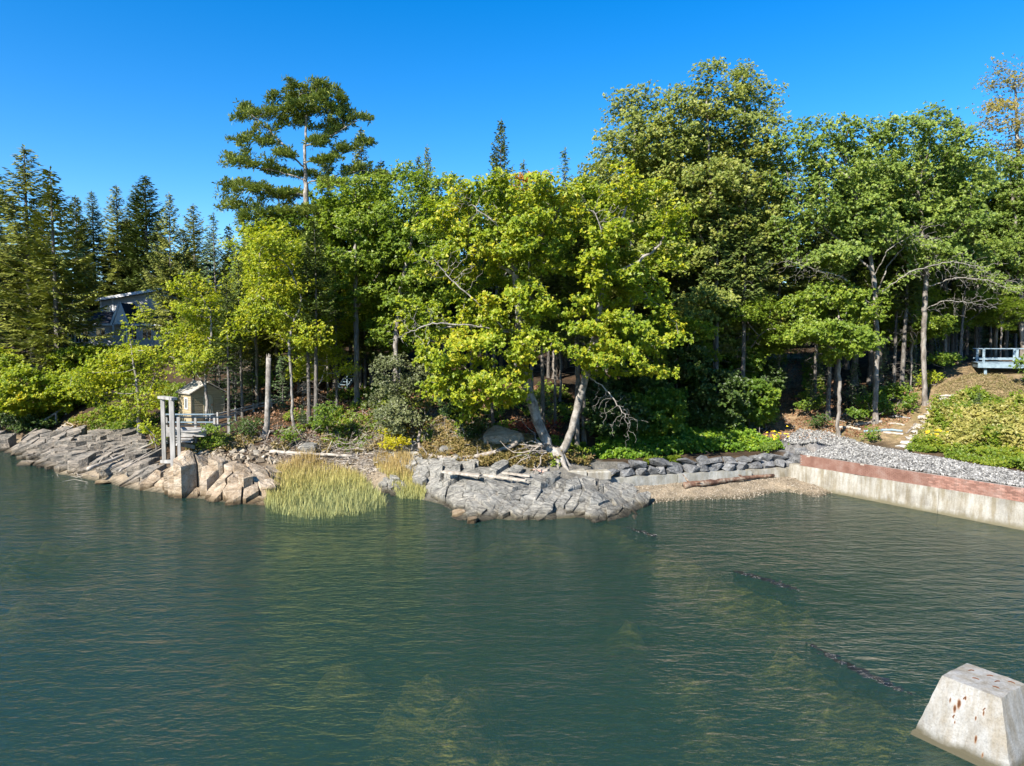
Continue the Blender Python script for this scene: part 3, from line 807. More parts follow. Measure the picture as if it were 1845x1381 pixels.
bmesh.ops.subdivide_edges(bmm, edges=[e for e in bmm.edges if e.calc_length() > .3], cuts=5, use_grid_fill=True)
rc_ = np.random.default_rng(8)
for v in bmm.verts:
    j_ = rc_.normal(0, 1, 3); k_ = .0015
    nb_ = [f.normal.copy() for f in v.link_faces]
    if nb_ and min(a_.dot(b_) for a_ in nb_ for b_ in nb_) < .9: k_ = .004 if rc_.random() < .85 else .009
    v.co += Vector(j_ * k_)
me = bpy.data.meshes.new('block_body'); bmm.to_mesh(me); bmm.free(); me.materials.append(conc_block); link('block_body', me, mbk)
rust_m = surf_mat('rusty_iron', [(.3, (.07, .025, .012)), (.7, (.22, .085, .03))], 12, bump=.6)
for x, y, z, rz in ((-.1, -.1, bhh + .006, .3), (.2, .15, bhh + .006, 1.2), (.3, -.15, bhh + .006, .1), (0, .3, bhh + .006, .7), (-.33, .22, bhh + .006, 1.0), (.38, .36, bhh + .006, .2)):
    MB().tube([(-.06, 0, 0), (0, .006, .01), (.06, 0, 0)], .011, 5).build('rebar_stub', rust_m, mbk, (x, y, z), rot=(0, 0, rz))
for y, z in ((-.16, 1.0), (-.08, 1.12), (.30, 1.06), (-.22, .70)):
    xx = -(a2 + ks * (bhh - z)) - .004
    MB().tube([(0, -.02, .03), (-.008, 0, 0), (0, .02, -.04)], .010, 5).build('rebar_stub', rust_m, mbk, (y, xx, z), rot=(0, 0, R(90)))

# ------------------------------------------------------------------ weed-covered rock spine breaking the surface
weed_m = surf_mat('wet_rockweed', [(.3, (.006, .007, .008)), (.6, (.022, .022, .018)), (.8, (.07, .05, .02))], 6, bump=1.0, rough=.25, spec=.6, dist=.05)
def spine(name, label, pts, w, seed):
    r = np.random.default_rng(seed)
    P = np.array([onz(px, py)[:2] for px, py in pts])
    n = 46; tt = np.linspace(0, len(P) - 1, n)
    c = np.stack([np.interp(tt, np.arange(len(P)), P[:, i]) for i in (0, 1)], 1)
    tg = nz(np.gradient(c, axis=0)); pn = np.stack([-tg[:, 1], tg[:, 0]], 1)
    K = 9; V = []
    for i in range(n):
        env = math.sin(math.pi * (i + .5) / n) ** .5
        for j in range(K):
            s = (j / (K - 1) * 2 - 1); ww = w * env * (.7 + .5 * r.random())
            hgt = (.15 * (1 - abs(s) ** 1.3) - .115) + r.normal(0, .022) - (1 - env) * .1
            q = c[i] + pn[i] * s * ww + r.normal(0, .03, 2)
            V.append((q[0], q[1], hgt if abs(s) < 1 else -.3))
    Fc = [(i * K + j, (i + 1) * K + j, (i + 1) * K + j + 1, i * K + j + 1) for i in range(n - 1) for j in range(K - 1)]
    tag(link(name, mesh_py(name, V, Fc, weed_m)), label, kind='structure')
spine('reef', 'black weed covered rock spine reaching the mooring block', [(1425, 1145), (1480, 1172), (1560, 1215), (1620, 1242), (1690, 1265)], .5, 2)
spine('reef', 'short black weedy rock spine awash in mid cove', [(1300, 1024), (1350, 1036), (1410, 1055), (1462, 1070)], .6, 3)
spine('reef', 'submerged weedy rock at the tip of the grey ledge', [(1120, 948), (1160, 960), (1200, 975)], .5, 4)
# ================================================================== timber, house, shed, logs
wood_grey = surf_mat('weathered_timber', [(.3, (.20, .19, .175)), (.5, (.36, .35, .33)), (.7, (.50, .48, .45))], 2.5, bump=.6, stretch=(1, 1, .25), space='World', dist=.01)
wood_warm = surf_mat('warm_timber', [(.3, (.26, .20, .13)), (.5, (.42, .34, .24)), (.7, (.54, .46, .35))], 3, bump=.5, stretch=(1, 1, .3), space='World', dist=.01)
drift_m = surf_mat('bleached_driftwood', [(.3, (.24, .205, .165)), (.5, (.40, .355, .30)), (.7, (.55, .50, .44))], 4, bump=.8, stretch=(1, 1, 1), space='World', dist=.02)
drift_dark = surf_mat('grey_driftwood', [(.3, (.15, .12, .095)), (.5, (.29, .25, .21)), (.7, (.42, .38, .33))], 4, bump=.8, space='World', dist=.02)
blue_paint = surf_mat('blue_grey_paint', [(.3, (.17, .24, .29)), (.7, (.27, .36, .42))], 3, bump=.15, rough=.6)
white_paint = surf_mat('white_trim_paint', [(.3, (.66, .68, .70)), (.7, (.80, .81, .82))], 2, bump=.1, rough=.6)
def glass_pane():
    m, n, l, out = newmat('window_glass'); p = n.new('ShaderNodeBsdfPrincipled')
    p.inputs['Base Color'].default_value = (.012, .016, .02, 1); p.inputs['Roughness'].default_value = .06; p.inputs['Specular IOR Level'].default_value = .8
    l.new(p.outputs[0], out.inputs[0]); return m
glass_m = glass_pane()

# ------------------------------------------------------------------ house
hx0 = xat(165, 73.5); gz = 8.25
house = thing('house', 'white trimmed grey house with dark shingle roof behind the yellow trees', 'house', (hx0, 73.5, gz))
siding = surf_mat('grey_clapboard', [(.3, (.38, .39, .41)), (.7, (.52, .53, .55))], 3, bump=.2, stretch=(.3, .3, 8))
shingle = surf_mat('dark_shingles', [(.3, (.012, .014, .02)), (.6, (.035, .038, .05)), (.8, (.07, .072, .085))], 7, bump=.6, stretch=(1, 1, 3))
Wd = xat(330, 73.5) - hx0                       # main body width
MB().box((Wd / 2, 4.0, 1.2), (Wd, 8, 2.4)).build('wall', siding, house)
# main roof, front and back slope, with overhang
mb = MB(); e = .35
mb.add([(-e, -e, 2.42), (Wd + e, -e, 2.42), (Wd + e, 4, 5.0), (-e, 4, 5.0), (Wd + e, 8 + e, 2.42), (-e, 8 + e, 2.42),
        (-e, -e, 2.24), (Wd + e, -e, 2.24), (Wd + e, 4, 4.8), (-e, 4, 4.8), (Wd + e, 8 + e, 2.24), (-e, 8 + e, 2.24)],
       [(0, 1, 2, 3), (3, 2, 4, 5), (7, 6, 9, 8), (8, 9, 11, 10), (1, 0, 6, 7), (5, 4, 10, 11), (0, 3, 9, 6), (3, 5, 11, 9), (2, 1, 7, 8), (4, 2, 8, 10)])
roof = mb.build('roof', shingle, house)
mb = MB(); mb.box((Wd / 2, -e - .03, 2.30), (Wd + 2 * e, .05, .22)).build('fascia', white_paint, roof)
mb = MB(); mb.add([(0, .01, 2.4), (0, 7.99, 2.4), (0, 4, 4.78), (-.02, .01, 2.4), (-.02, 7.99, 2.4), (-.02, 4, 4.78)], [(0, 1, 2), (3, 5, 4)]).build('gable_end', siding, house)
# rows of shingle courses on the front slope
sl = math.hypot(4 + e, 2.58)
for k in range(9):
    f = (k + .5) / 9
    MB().beam((-e, -e + f * (4 + e) - .02, 2.42 + f * 2.58 + .012), (Wd + e, -e + f * (4 + e) - .02, 2.42 + f * 2.58 + .012), .26 * 1.6, .014, up=(0, -2.58, 4 + e)).build('shingle_course', shingle, roof)
# cross gable over the entry
def px_local(px, py, Y): return at(px, py, Y) - np.array([hx0, 73.5, gz])
g0 = px_local(203, 588, 72.6); g1 = px_local(226, 588, 72.6); gp = px_local(217, 546, 72.6)
mb = MB(); mb.add([(g0[0], -1.0, 2.3), (g1[0] + .3, -1.0, 2.3), (gp[0], -1.0, 4.6), (g0[0], 2.4, 2.3), (g1[0] + .3, 2.4, 2.3), (gp[0], 3.4, 4.6)],
                  [(0, 2, 5, 3), (2, 1, 4, 5), (0, 1, 2)]); mb.build('cross_gable', shingle, house)
MB().add([(g0[0] + .1, -1.03, 2.32), (g1[0] + .2, -1.03, 2.32), (gp[0], -1.03, 4.45)], [(0, 1, 2)]).build('gable_panel', white_paint, house)
MB().beam((g0[0] - .12, -1.08, 2.2), (gp[0], -1.08, 4.66), .1, .2).beam((g1[0] + .42, -1.08, 2.2), (gp[0], -1.08, 4.66), .1, .2).build('barge_board', white_paint, house)
for xx in (g0[0] + .1, g1[0] + .15):
    MB().box((xx, -.95, .9), (.14, .14, 2.75)).build('porch_post', white_paint, house)
# shed dormer with its single-pitch roof rising to the far end
d0 = px_local(183, 563, 75.5); d1 = px_local(310, 540, 75.5)
zl, zr = px_local(178, 543, 75.2)[2], px_local(312, 520, 75.2)[2]
mb = MB(); mb.add([(d0[0], 1.9, 3.0), (d1[0], 1.9, 3.0), (d1[0], 1.9, zr), (d0[0], 1.9, zl), (d0[0], 5.4, 3.0), (d1[0], 5.4, 3.0), (d1[0], 5.4, zr), (d0[0], 5.4, zl)],
                  [(0, 1, 2, 3), (4, 7, 6, 5), (0, 3, 7, 4), (1, 5, 6, 2)]); dorm = mb.build('dormer', siding, house)
MB().beam((d0[0] - .35, 3.5, zl + .10), (d1[0] + .3, 3.5, zr + .12), 4.2, .20).build('dormer_roof', shingle, dorm)
MB().beam((d0[0] - .38, 1.35, zl + .10), (d1[0] + .3, 1.35, zr + .12), .06, .30).build('fascia', white_paint, dorm)
MB().box((d0[0] + 1.35, 1.86, (3.0 + zl) / 2 + .1), (.16, .06, zl - 3.0 + .2)).build('corner_board', white_paint, dorm)
MB().box((d0[0] + .02, 1.86, (3.0 + zl) / 2), (.14, .06, zl - 3.0)).build('corner_board', white_paint, dorm)
def window(parent, cx, y, z0, w, h, nm=1, depth=.08):
    f = thing('window', None, None); f.parent = parent
    fr = MB(); t = .08
    fr.box((cx, y, z0 + t / 2), (w, depth, t)).box((cx, y, z0 + h - t / 2), (w, depth, t)).box((cx - w / 2 + t / 2, y, z0 + h / 2), (t, depth, h - 2 * t)).box((cx + w / 2 - t / 2, y, z0 + h / 2), (t, depth, h - 2 * t))
    for k in range(nm): fr.box((cx - w / 2 + w * (k + 1) / (nm + 1), y, z0 + h / 2), (.05, depth * .8, h - 2 * t))
    fr.build('window_frame', white_paint, f)
    MB().box((cx, y + .01, z0 + h / 2), (w - t, .02, h - t)).build('pane', glass_m, f)
    return f
window(dorm, d0[0] + .65, 1.86, 3.25, .95, 1.15, 2)
window(dorm, d0[0] + 2.6, 1.86, 3.3, 1.2, 1.1, 1)
for xx in (1.2, 4.6, 6.2): window(house, xx, -.03, .7, 1.1, 1.3, 1)
# sun porch to the left with white corner posts and tall windows
porch_x = px_local(113, 600, 73)[0]
pr = MB().box((porch_x / 2, 3.2, 1.1), (-porch_x - .02, 6, 2.2)).build('sun_porch', siding, house)
MB().box((porch_x / 2 - .1, 3.1, 2.31), (-porch_x + .4, 6.6, .2)).build('porch_roof', white_paint, pr)
for k in range(4):
    xx = porch_x + .15 + k * (-porch_x - .3) / 3
    MB().box((xx, .14, 1.1), (.16, .1, 2.2)).build('corner_board', white_paint, pr)
for k in range(3):
    xx = porch_x + .15 + (k + .5) * (-porch_x - .3) / 3
    window(pr, xx, .16, .35, .85, 1.7, 1)

# ------------------------------------------------------------------ little shed
sx, sy = xat(360, 51), 51.2
sz = ground(sx, sy) + .1
shed = thing('shed', 'small tan shed with arched door and weathered gable roof', 'shed', (sx, sy, sz), R(47))
tan_sid = surf_mat('tan_shed_siding', [(.3, (.27, .22, .13)), (.5, (.38, .31, .19)), (.7, (.46, .39, .26))], 3, bump=.3, stretch=(.4, .4, 5))
roofwood = surf_mat('bleached_roof_boards', [(.3, (.25, .23, .20)), (.5, (.40, .37, .33)), (.7, (.52, .49, .45))], 4, bump=.7, stretch=(1, 3, 1))
w2, dp, eh, ah = 1.2, 1.15, 1.72, 2.42
mb = MB(); mb.add([(-w2, -dp, -.5), (w2, -dp, -.5), (w2, dp, -.5), (-w2, dp, -.5), (-w2, -dp, eh), (w2, -dp, eh), (w2, dp, eh), (-w2, dp, eh), (0, -dp, ah), (0, dp, ah)],
                  [(0, 1, 5, 8, 4), (2, 3, 7, 9, 6), (1, 2, 6, 5), (3, 0, 4, 7)]); mb.build('wall', tan_sid, shed)
for k in range(12):           # clapboards on the door side and window side
    z = -.35 + k * .18
    if z < eh - .1:
        MB().beam((-w2 - .0, -dp - .012, z), (-.36, -dp - .012, z), .02, .14).build('clapboard', tan_sid, shed); MB().beam((.36, -dp - .012, z), (w2, -dp - .012, z), .02, .14).build('clapboard', tan_sid, shed)
        MB().beam((-w2 - .012, -dp, z), (-w2 - .012, dp, z), .02, .14).build('clapboard', tan_sid, shed)
for sgn in (-1, 1):
    mb = MB(); mb.beam((sgn * .68, -dp - .18, (eh + ah) / 2 + .06), (sgn * .68, dp + .18, (eh + ah) / 2 + .06), 1.62, .07, up=(sgn * (ah - eh), 0, w2)).build('roof_slope', roofwood, shed)
    for k in range(5):
        f = (k + .5) / 5
        MB().beam((sgn * 1.42 * f, -dp - .2, ah + .085 - f * 1.42 * .583), (sgn * 1.42 * f, dp + .2, ah + .085 - f * 1.42 * .583), .27, .025, up=(sgn * .583, 0, 1)).build('roof_board', roofwood, shed)
# arched plank door
dpts = [(-.34, 0), (.34, 0), (.34, 1.3)] + [(.34 * math.cos(a), 1.3 + .3 * math.sin(a)) for a in np.linspace(.3, math.pi - .3, 7)] + [(-.34, 1.3)]
nD = len(dpts)
door_m = surf_mat('pale_door_paint', [(.3, (.42, .37, .24)), (.7, (.54, .49, .35))], 3, bump=.3, stretch=(4, 1, .4))
door = MB().add([(x, -dp - .05, z) for x, z in dpts] + [(x, -dp - .01, z) for x, z in dpts], [tuple(range(nD)), ] + [(i, nD + i, nD + (i + 1) % nD, (i + 1) % nD) for i in range(nD)]).build('door', door_m, shed)
for x in (-.17, 0, .17): MB().box((x, -dp - .053, .75), (.014, .01, 1.45)).build('door_gap', wood_grey, door)
MB().box((.26, -dp - .08, .85), (.03, .06, .12)).build('handle', rust_m, door)
for sgn in (-1, 1): MB().box((sgn * (w2 + .005), -dp - .012, .85), (.09, .05, 1.75)).build('corner_board', wood_warm, shed)
wf = window(shed, 0, 0, 0, .55, .85, 1); wf.location = (-w2 - .03, -.35, .55); wf.rotation_euler = (0, 0, R(90))

# ------------------------------------------------------------------ timber landing
land = thing('timber_landing', 'grey timber landing with tall posts on the tan ledge', 'landing', (xat(300, 42), 42, 0))
ox, oy = xat(300, 42), 42.0
def LP(px, py, Y): p = at(px, py, Y); return (p[0] - ox, p[1] - oy, p[2])
def post(px, Y, ytop, ybot, w, nm='post'):
    a = LP(px, ytop, Y); b = LP(px, ybot, Y); MB().box((a[0], a[1], (a[2] + b[2]) / 2), (w, w, a[2] - b[2]), R(12)).build(nm, wood_grey, land)
post(293, 42.6, 717, 835, .22); post(309, 41.6, 716, 846, .26); post(321.5, 41.5, 752, 846, .17)
post(300, 46, 752, 800, .14); post(352, 45.5, 752, 800, .14); post(386, 46.2, 752, 800, .14); post(412, 46.2, 752, 790, .14)
MB().beam(LP(289, 716, 42.7), LP(314, 719, 41.5), .36, .16).build('header_beam', wood_grey, land)
for y0, y1, nm, w in ((750, 752, 'top_rail', .16), (764, 766, 'mid_rail', .14)):
    MB().beam(LP(318, y0 + 2, 41.8), LP(416, y1, 46.0), w, .09).build(nm, blue_paint if nm == 'top_rail' else wood_grey, land)
    MB().beam(LP(296, y0, 43), LP(300, y0 - 1, 46.2), w, .09).build(nm, wood_grey, land)
    MB().beam(LP(298, y0 - 3, 47.4), LP(386, y0 - 3, 48.2), w, .09).build(nm, blue_paint, land)
for k in range(9):            # deck boards
    Y = 43.4 + k * .3
    MB().beam(LP(296, 778 - k * .9, Y), LP(372, 778 - k * .9, Y), .27, .05).build('deck_board', wood_grey, land)
for k in range(3):            # steps toward the ledge
    MB().beam(LP(316, 786 + k * 5, 43.0 - k * .35), LP(348, 786 + k * 5, 43.2 - k * .35), .34, .07).build('step', wood_grey, land)
MB().beam(LP(298, 783, 43.2), LP(372, 783, 43.6), .1, .28).build('joist', wood_grey, land)
MB().beam(LP(318, 800, 42.2), LP(350, 806, 43.5), .12, .24).build('brace', wood_grey, land)
MB().beam(LP(291, 832, 42.6), LP(325, 832, 41.6), .2, .2).build('sill_beam', wood_grey, land)

# ramp walkway climbing to the right
rampo = at(455, 750, 49)
ramp_t = thing('boardwalk_ramp', 'sloping grey boardwalk with double handrails behind the snag', 'boardwalk', tuple(rampo))
def RP(px, py, Y): return tuple(at(px, py, Y) - rampo)
for dy, Yo, nm in ((0, 0, 'handrail'), (5, 0, 'handrail'), (9, 1.3, 'handrail'), (13, 1.3, 'handrail')):
    MB().beam(RP(378, 750 + dy - (4 if Yo else 0), 47.5 + Yo), RP(528, 713 + dy - (4 if Yo else 0), 53.5 + Yo), .09, .10).build(nm, wood_grey, ramp_t)
for dy, Yo in ((26, 0), (22, 1.3)):
    MB().beam(RP(382, 746 + dy, 47.5 + Yo), RP(528, 712 + dy, 53.5 + Yo), .1, .28).build('stringer', wood_grey, ramp_t)
for k in range(26):
    f = k / 25; px = 384 + f * 142; Y = 47.5 + f * 6
    a = RP(px, 770 - f * 34, Y); b = RP(px - 1, 767 - f * 34, Y + 1.35)
    MB().beam(a, b, .22, .045).build('deck_board', wood_grey, ramp_t)
for k in range(5):
    f = k / 4; px = 392 + f * 130; Y = 47.9 + f * 5.4
    for Yo in (0, 1.3):
        a = RP(px, 747 - f * 33, Y + Yo); MB().box((a[0], a[1], a[2] - .75), (.11, .11, 1.8)).build('post', wood_grey, ramp_t)

# small stairs at the far left
so = at(120, 775, 56); stz = so + np.array([0, 0, .38]); st = thing('stairs', 'small plank stairs with a lone handrail on the striped ledge', 'stairs', tuple(stz))
def SPt(px, py, Y): return tuple(at(px, py, Y) - so)
MB().beam(SPt(97, 790, 55), SPt(140, 759, 57.4), .10, .24).build('stringer', wood_grey, st)
MB().beam(SPt(110, 794, 54.4), SPt(152, 764, 56.6), .10, .24).build('stringer', wood_grey, st)
for k in range(6):
    f = (k + .4) / 6
    a = np.array(SPt(97, 787, 55)) * (1 - f) + np.array(SPt(140, 756, 57.4)) * f; b = np.array(SPt(110, 791, 54.4)) * (1 - f) + np.array(SPt(152, 761, 56.6)) * f
    MB().beam(a, b, .30, .06).build('tread', wood_warm, st)
MB().beam(SPt(80, 766, 56), SPt(121, 739, 58.4), .09, .1).build('handrail', wood_grey, st)
a = SPt(101, 754, 57); MB().box((a[0], a[1], a[2] - .6), (.12, .12, 1.3)).build('post', wood_grey, st)
a = SPt(119, 742, 58.2); MB().box((a[0], a[1], a[2] - .6), (.12, .12, 1.4)).build('post', wood_grey, st)

# stairs up the bank among the trees
io = hit(616, 705); ist = thing('stairs', 'steep blue grey stairs among the trees behind the ramp', 'stairs', tuple(io), R(-25))
for sgn in (-1, 1):
    MB().beam((sgn * .45, 0, .1), (sgn * .45, 2.1, 1.9), .07, .22).build('stringer', blue_paint, ist)
    MB().beam((sgn * .47, 0, 1.0), (sgn * .47, 2.1, 2.8), .06, .07).build('handrail', blue_paint, ist)
    for f in (0.05, .95): MB().box((sgn * .47, 2.1 * f, .55 + 1.8 * f), (.07, .07, 1.0)).build('post', blue_paint, ist)
for k in range(8): MB().box((0, .1 + k * .27, .2 + k * .23), (.86, .24, .04)).build('tread', blue_paint, ist)

# ------------------------------------------------------------------ blue viewing platform on the hill
po = at(1768, 664, 51.5); plat = thing('viewing_platform', 'blue grey painted timber platform with railing on the hilltop', 'platform', tuple(po), R(-27))
MB().box((3.9, 0, .22), (8.2, .09, .36)).build('fascia', blue_paint, plat)
MB().box((-.17, 1.6, .22), (.09, 3.2, .36)).build('fascia', blue_paint, plat)
for k in range(14): MB().box((3.9, .17 + k * .225, .43), (8.3, .205, .045)).build('deck_board', blue_paint, plat)
for k in range(5): MB().box((.12 + k * 2.05, .02, .95), (.16, .16, 1.12)).build('post', blue_paint, plat)
for k in range(4): MB().box((k * 2.4 + .1, 3.1, .95), (.16, .16, 1.12)).build('post', blue_paint, plat)
MB().box((3.9, .02, 1.48), (8.2, .16, .06)).build('top_rail', blue_paint, plat)
MB().box((3.9, .02, .70), (8.1, .05, .10)).build('lower_rail', blue_paint, plat)
MB().box((3.9, 3.1, 1.48), (8.2, .16, .06)).build('top_rail', blue_paint, plat)
MB().box((3.9, 3.1, .72), (8.1, .05, .10)).build('lower_rail', blue_paint, plat)
for xx in (.3, 3.8, 7.4):
    MB().box((xx, .3, -.6), (.18, .18, 1.3)).build('support_post', blue_paint, plat)

# ------------------------------------------------------------------ ladder leaning in the wood
lo_ = hit(1692, 640); lad = thing('ladder', 'pale metal ladder leaning on a trunk in the hilltop wood', 'ladder', tuple(lo_), R(20))
for sgn in (-1, 1): MB().beam((sgn * .22, 0, 0), (sgn * .22, 1.0, 4.2), .05, .07).build('rail', blue_paint, lad)
for k in range(12): MB().beam((-.22, .09 + k * .08, .38 + k * .336), (.22, .09 + k * .08, .38 + k * .336), .04, .04).build('rung', blue_paint, lad)

# ------------------------------------------------------------------ gravel bench, stepping stones, logs
gr_front = [W2A + u2 * t - n2v * .33 for t in np.linspace(-.2, L2, 12)]
gback = [onz(px, py, 1.95)[:2] for px, py in ((1412, 797), (1440, 787), (1490, 790), (1560, 803), (1640, 818), (1740, 834), (1845, 852), (1960, 872), (2100, 900))]
gpoly = [tuple(p) for p in gr_front] + [tuple(p) for p in gback[::-1]]
gr = np.random.default_rng(77)
lo2 = np.array(gpoly).min(0); hi2 = np.array(gpoly).max(0)
cand = lo2 + gr.random((52000, 2)) * (hi2 - lo2)
gp_ = np.array([p for p in cand if p[0] < 27.5 and inside(gpoly, p[0], p[1])])
def chips(P2, z, smin, smax, r, flat=.7):
    base = np.array([(1, 0, 0), (-1, 0, 0), (0, 1, 0), (0, -1, 0), (0, 0, 1), (0, 0, -1)], float)
    Fb = np.array([(0, 2, 4), (2, 1, 4), (1, 3, 4), (3, 0, 4), (2, 0, 5), (1, 2, 5), (3, 1, 5), (0, 3, 5)])
    n = len(P2); s = smin + (smax - smin) * r.random(n) ** 2
    Vb = base[None] * s[:, None, None] * (.6 + .7 * r.random((n, 6, 1)))
    Vb[..., 2] *= flat
    q = nz(r.normal(size=(n, 4)))          # random rotation
    w, x, y, zq = q.T
    Rm = np.stack([1 - 2 * (y * y + zq * zq), 2 * (x * y - w * zq), 2 * (x * zq + w * y), 2 * (x * y + w * zq), 1 - 2 * (x * x + zq * zq), 2 * (y * zq - w * x), 2 * (x * zq - w * y), 2 * (y * zq + w * x), 1 - 2 * (x * x + y * y)], -1).reshape(n, 3, 3)
    Vb = np.einsum('nij,nkj->nki', Rm, Vb)
    Vb = Vb + np.concatenate([P2, z[:, None]], 1)[:, None]
    return Vb.reshape(-1, 3), (Fb[None] + np.arange(n)[:, None, None] * 6).reshape(-1, 3)
def isl_mat(name, stops, rough=.85, spec=.3):
    m, n, l, out = newmat(name); g = n.new('ShaderNodeNewGeometry'); r = ramp(n, stops); l.new(g.outputs['Random Per Island'], r.inputs[0])
    p = n.new('ShaderNodeBsdfPrincipled'); p.inputs['Roughness'].default_value = rough; p.inputs['Specular IOR Level'].default_value = spec
    l.new(tone(n, l, r.outputs[0]), p.inputs['Base Color']); l.new(p.outputs[0], out.inputs[0]); return m
gravel_m = isl_mat('grey_gravel', [(0, (.07, .068, .065)), (.4, (.20, .196, .188)), (.75, (.31, .305, .29)), (1, (.45, .44, .415))])
gz_ = np.maximum(ground_np(gp_[:, 0], gp_[:, 1]), 1.84) + .05 + .10 * np.clip(fbm(gp_[:, 0] * .7, gp_[:, 1] * .7, 3) + .3, 0, 1)
Vg, Fg = chips(gp_, gz_, .035, .10, gr)
tag(link('gravel', mesh_np('gravel', Vg, Fg, gravel_m)), 'bank of loose grey crushed stone behind the brick wall', 'gravel', kind='stuff')
# shingle on the beach
bpoly = [tuple(onz(px, py, .2)[:2]) for px, py in ((1120, 900), (1170, 868), (1300, 872), (1440, 868), (1560, 884), (1540, 905), (1350, 908), (1170, 912))]
lo2 = np.array(bpoly).min(0); hi2 = np.array(bpoly).max(0)
cand = lo2 + gr.random((16000, 2)) * (hi2 - lo2)
bp_ = np.array([p for p in cand if inside(bpoly, p[0], p[1])])
bz = ground_np(bp_[:, 0], bp_[:, 1]); ok = bz > -.08
shingle_m = isl_mat('beach_shingle', [(0, (.09, .072, .052)), (.4, (.23, .185, .13)), (.75, (.34, .285, .215)), (1, (.48, .43, .35))])
Vg, Fg = chips(bp_[ok], bz[ok] + .005, .012, .05, gr)
tag(link('shingle', mesh_np('shingle', Vg, Fg, shingle_m)), 'tan shingle of the little beach', 'shingle', kind='stuff')
# cove beach pebbles
cpoly = [tuple(onz(px, py, .4)[:2]) for px, py in ((495, 852), (560, 832), (690, 830), (705, 862), (600, 880), (500, 885))]
lo2 = np.array(cpoly).min(0); hi2 = np.array(cpoly).max(0)
cand = lo2 + gr.random((7000, 2)) * (hi2 - lo2); cp_ = np.array([p for p in cand if inside(cpoly, p[0], p[1])])
Vg, Fg = chips(cp_, ground_np(cp_[:, 0], cp_[:, 1]) + .01, .02, .09, gr)
tag(link('pebbles', mesh_np('pebbles', Vg, Fg, shingle_m)), 'pale pebbles of the driftwood cove', 'pebbles', kind='stuff')

kpoly = [tuple(hit(px, py)[:2]) for px, py in ((335, 838), (350, 812), (420, 806), (500, 808), (510, 835), (420, 838))]
lo2 = np.array(kpoly).min(0); hi2 = np.array(kpoly).max(0)
cand = lo2 + gr.random((520, 2)) * (hi2 - lo2); kp_ = np.array([p for p in cand if inside(kpoly, p[0], p[1])])
Vg, Fg = chips(kp_, ground_np(kp_[:, 0], kp_[:, 1]) + .02, .06, .30, gr, .8)
tag(link('cobbles', mesh_np('cobbles', Vg, Fg, shingle_m)), 'loose tan and grey cobbles between the landing and the snag', 'cobbles', kind='stuff')
# stepping stone path up the hill
flag_m = surf_mat('pale_flagstone', [(.3, (.32, .29, .25)), (.5, (.46, .43, .38)), (.7, (.57, .54, .50))], 3, bump=.5, island=.15, space='World')
stp = tag(link('path', None), 'flat pale stepping stones climbing the dry hill', kind='structure')
line = [(1626, 806), (1638, 792), (1650, 780), (1660, 768), (1668, 758), (1674, 748), (1679, 740), (1686, 733), (1694, 725), (1706, 716)]
for k in range(19):
    f = k / 18 * (len(line) - 1); i = int(min(f, len(line) - 2)); a = f - i
    px = line[i][0] * (1 - a) + line[i + 1][0] * a; py = line[i][1] * (1 - a) + line[i + 1][1] * a
    p = hit(px + gr.normal(0, 2.5), py)
    link('stepping_stone', stone_mesh((.75 + .3 * gr.random(), .6 + .25 * gr.random(), .24), 500 + k, flag_m, 18), stp, (p[0], p[1], p[2] + .03), (gr.normal(0, .05), gr.normal(0, .05), gr.random() * 6))

def log(name, label, pts, r0, r1, mat, seed, cat='log', knots=0, jitter=.03):
    rr = np.random.default_rng(seed)
    P = np.array(pts); n = max(8, len(P) * 4)
    tt = np.linspace(0, len(P) - 1, n); c = np.stack([np.interp(tt, np.arange(len(P)), P[:, i]) for i in range(3)], 1)
    for _ in range(2): c[1:-1] = (c[:-2] + 2 * c[1:-1] + c[2:]) / 4
    c = c + rr.normal(0, jitter, c.shape) * np.array([1, 1, .4]); o = c.mean(0)
    rad = np.linspace(r0, r1, n) * (1 + rr.normal(0, .07, n))
    root = thing(name, label, cat, tuple(o)) if knots else None
    mb = MB().tube(c - o, rad, 8)
    ob = mb.build('trunk' if knots else name, mat, root, (0, 0, 0) if knots else tuple(o), smooth=True)
    if not knots: tag(ob, label, cat)
    for k in range(knots):
        i = rr.integers(2, n - 1); d = nz(rr.normal(size=3)); d[2] = abs(d[2]) * .8 + .15
        L = .25 + .5 * rr.random()
        MB().tube([c[i] - o, c[i] - o + d * L * .5, c[i] - o + d * L + rr.normal(0, .05, 3)], [rad[i] * .45, rad[i] * .3, .012], 5).build('branch_stub', mat, root)
def hp(px, py, dz=0.0): p = hit(px, py); p[2] += dz; return p
log('driftwood_log', 'long bleached pole lying across the striped ledge', [onz(158, 846, .9), onz(205, 828, 1.15), onz(240, 815, 1.35), onz(285, 795, 1.9)], .12, .08, drift_m, 1, knots=3)
log('driftwood_log', 'thin second pole crossing the striped ledge below the stump roots', [onz(215, 850, .75), onz(245, 832, 1.1), onz(275, 812, 1.5)], .06, .04, drift_m, 2)
log('driftwood_log', 'straight bleached log along the top of the cove beach', [hp(485, 820, .12), hp(550, 823, .12), hp(640, 826, .1)], .13, .09, drift_m, 3, knots=2)
log('fallen_trunk', 'long curved grey fallen trunk lying left of the oak', [hp(757, 800, .75), hp(752, 812, .35), hp(764, 826, .18), hp(800, 834, .22), hp(850, 834, .30), hp(895, 829, .40), hp(932, 820, .6)], .09, .15, drift_dark, 4, knots=6)
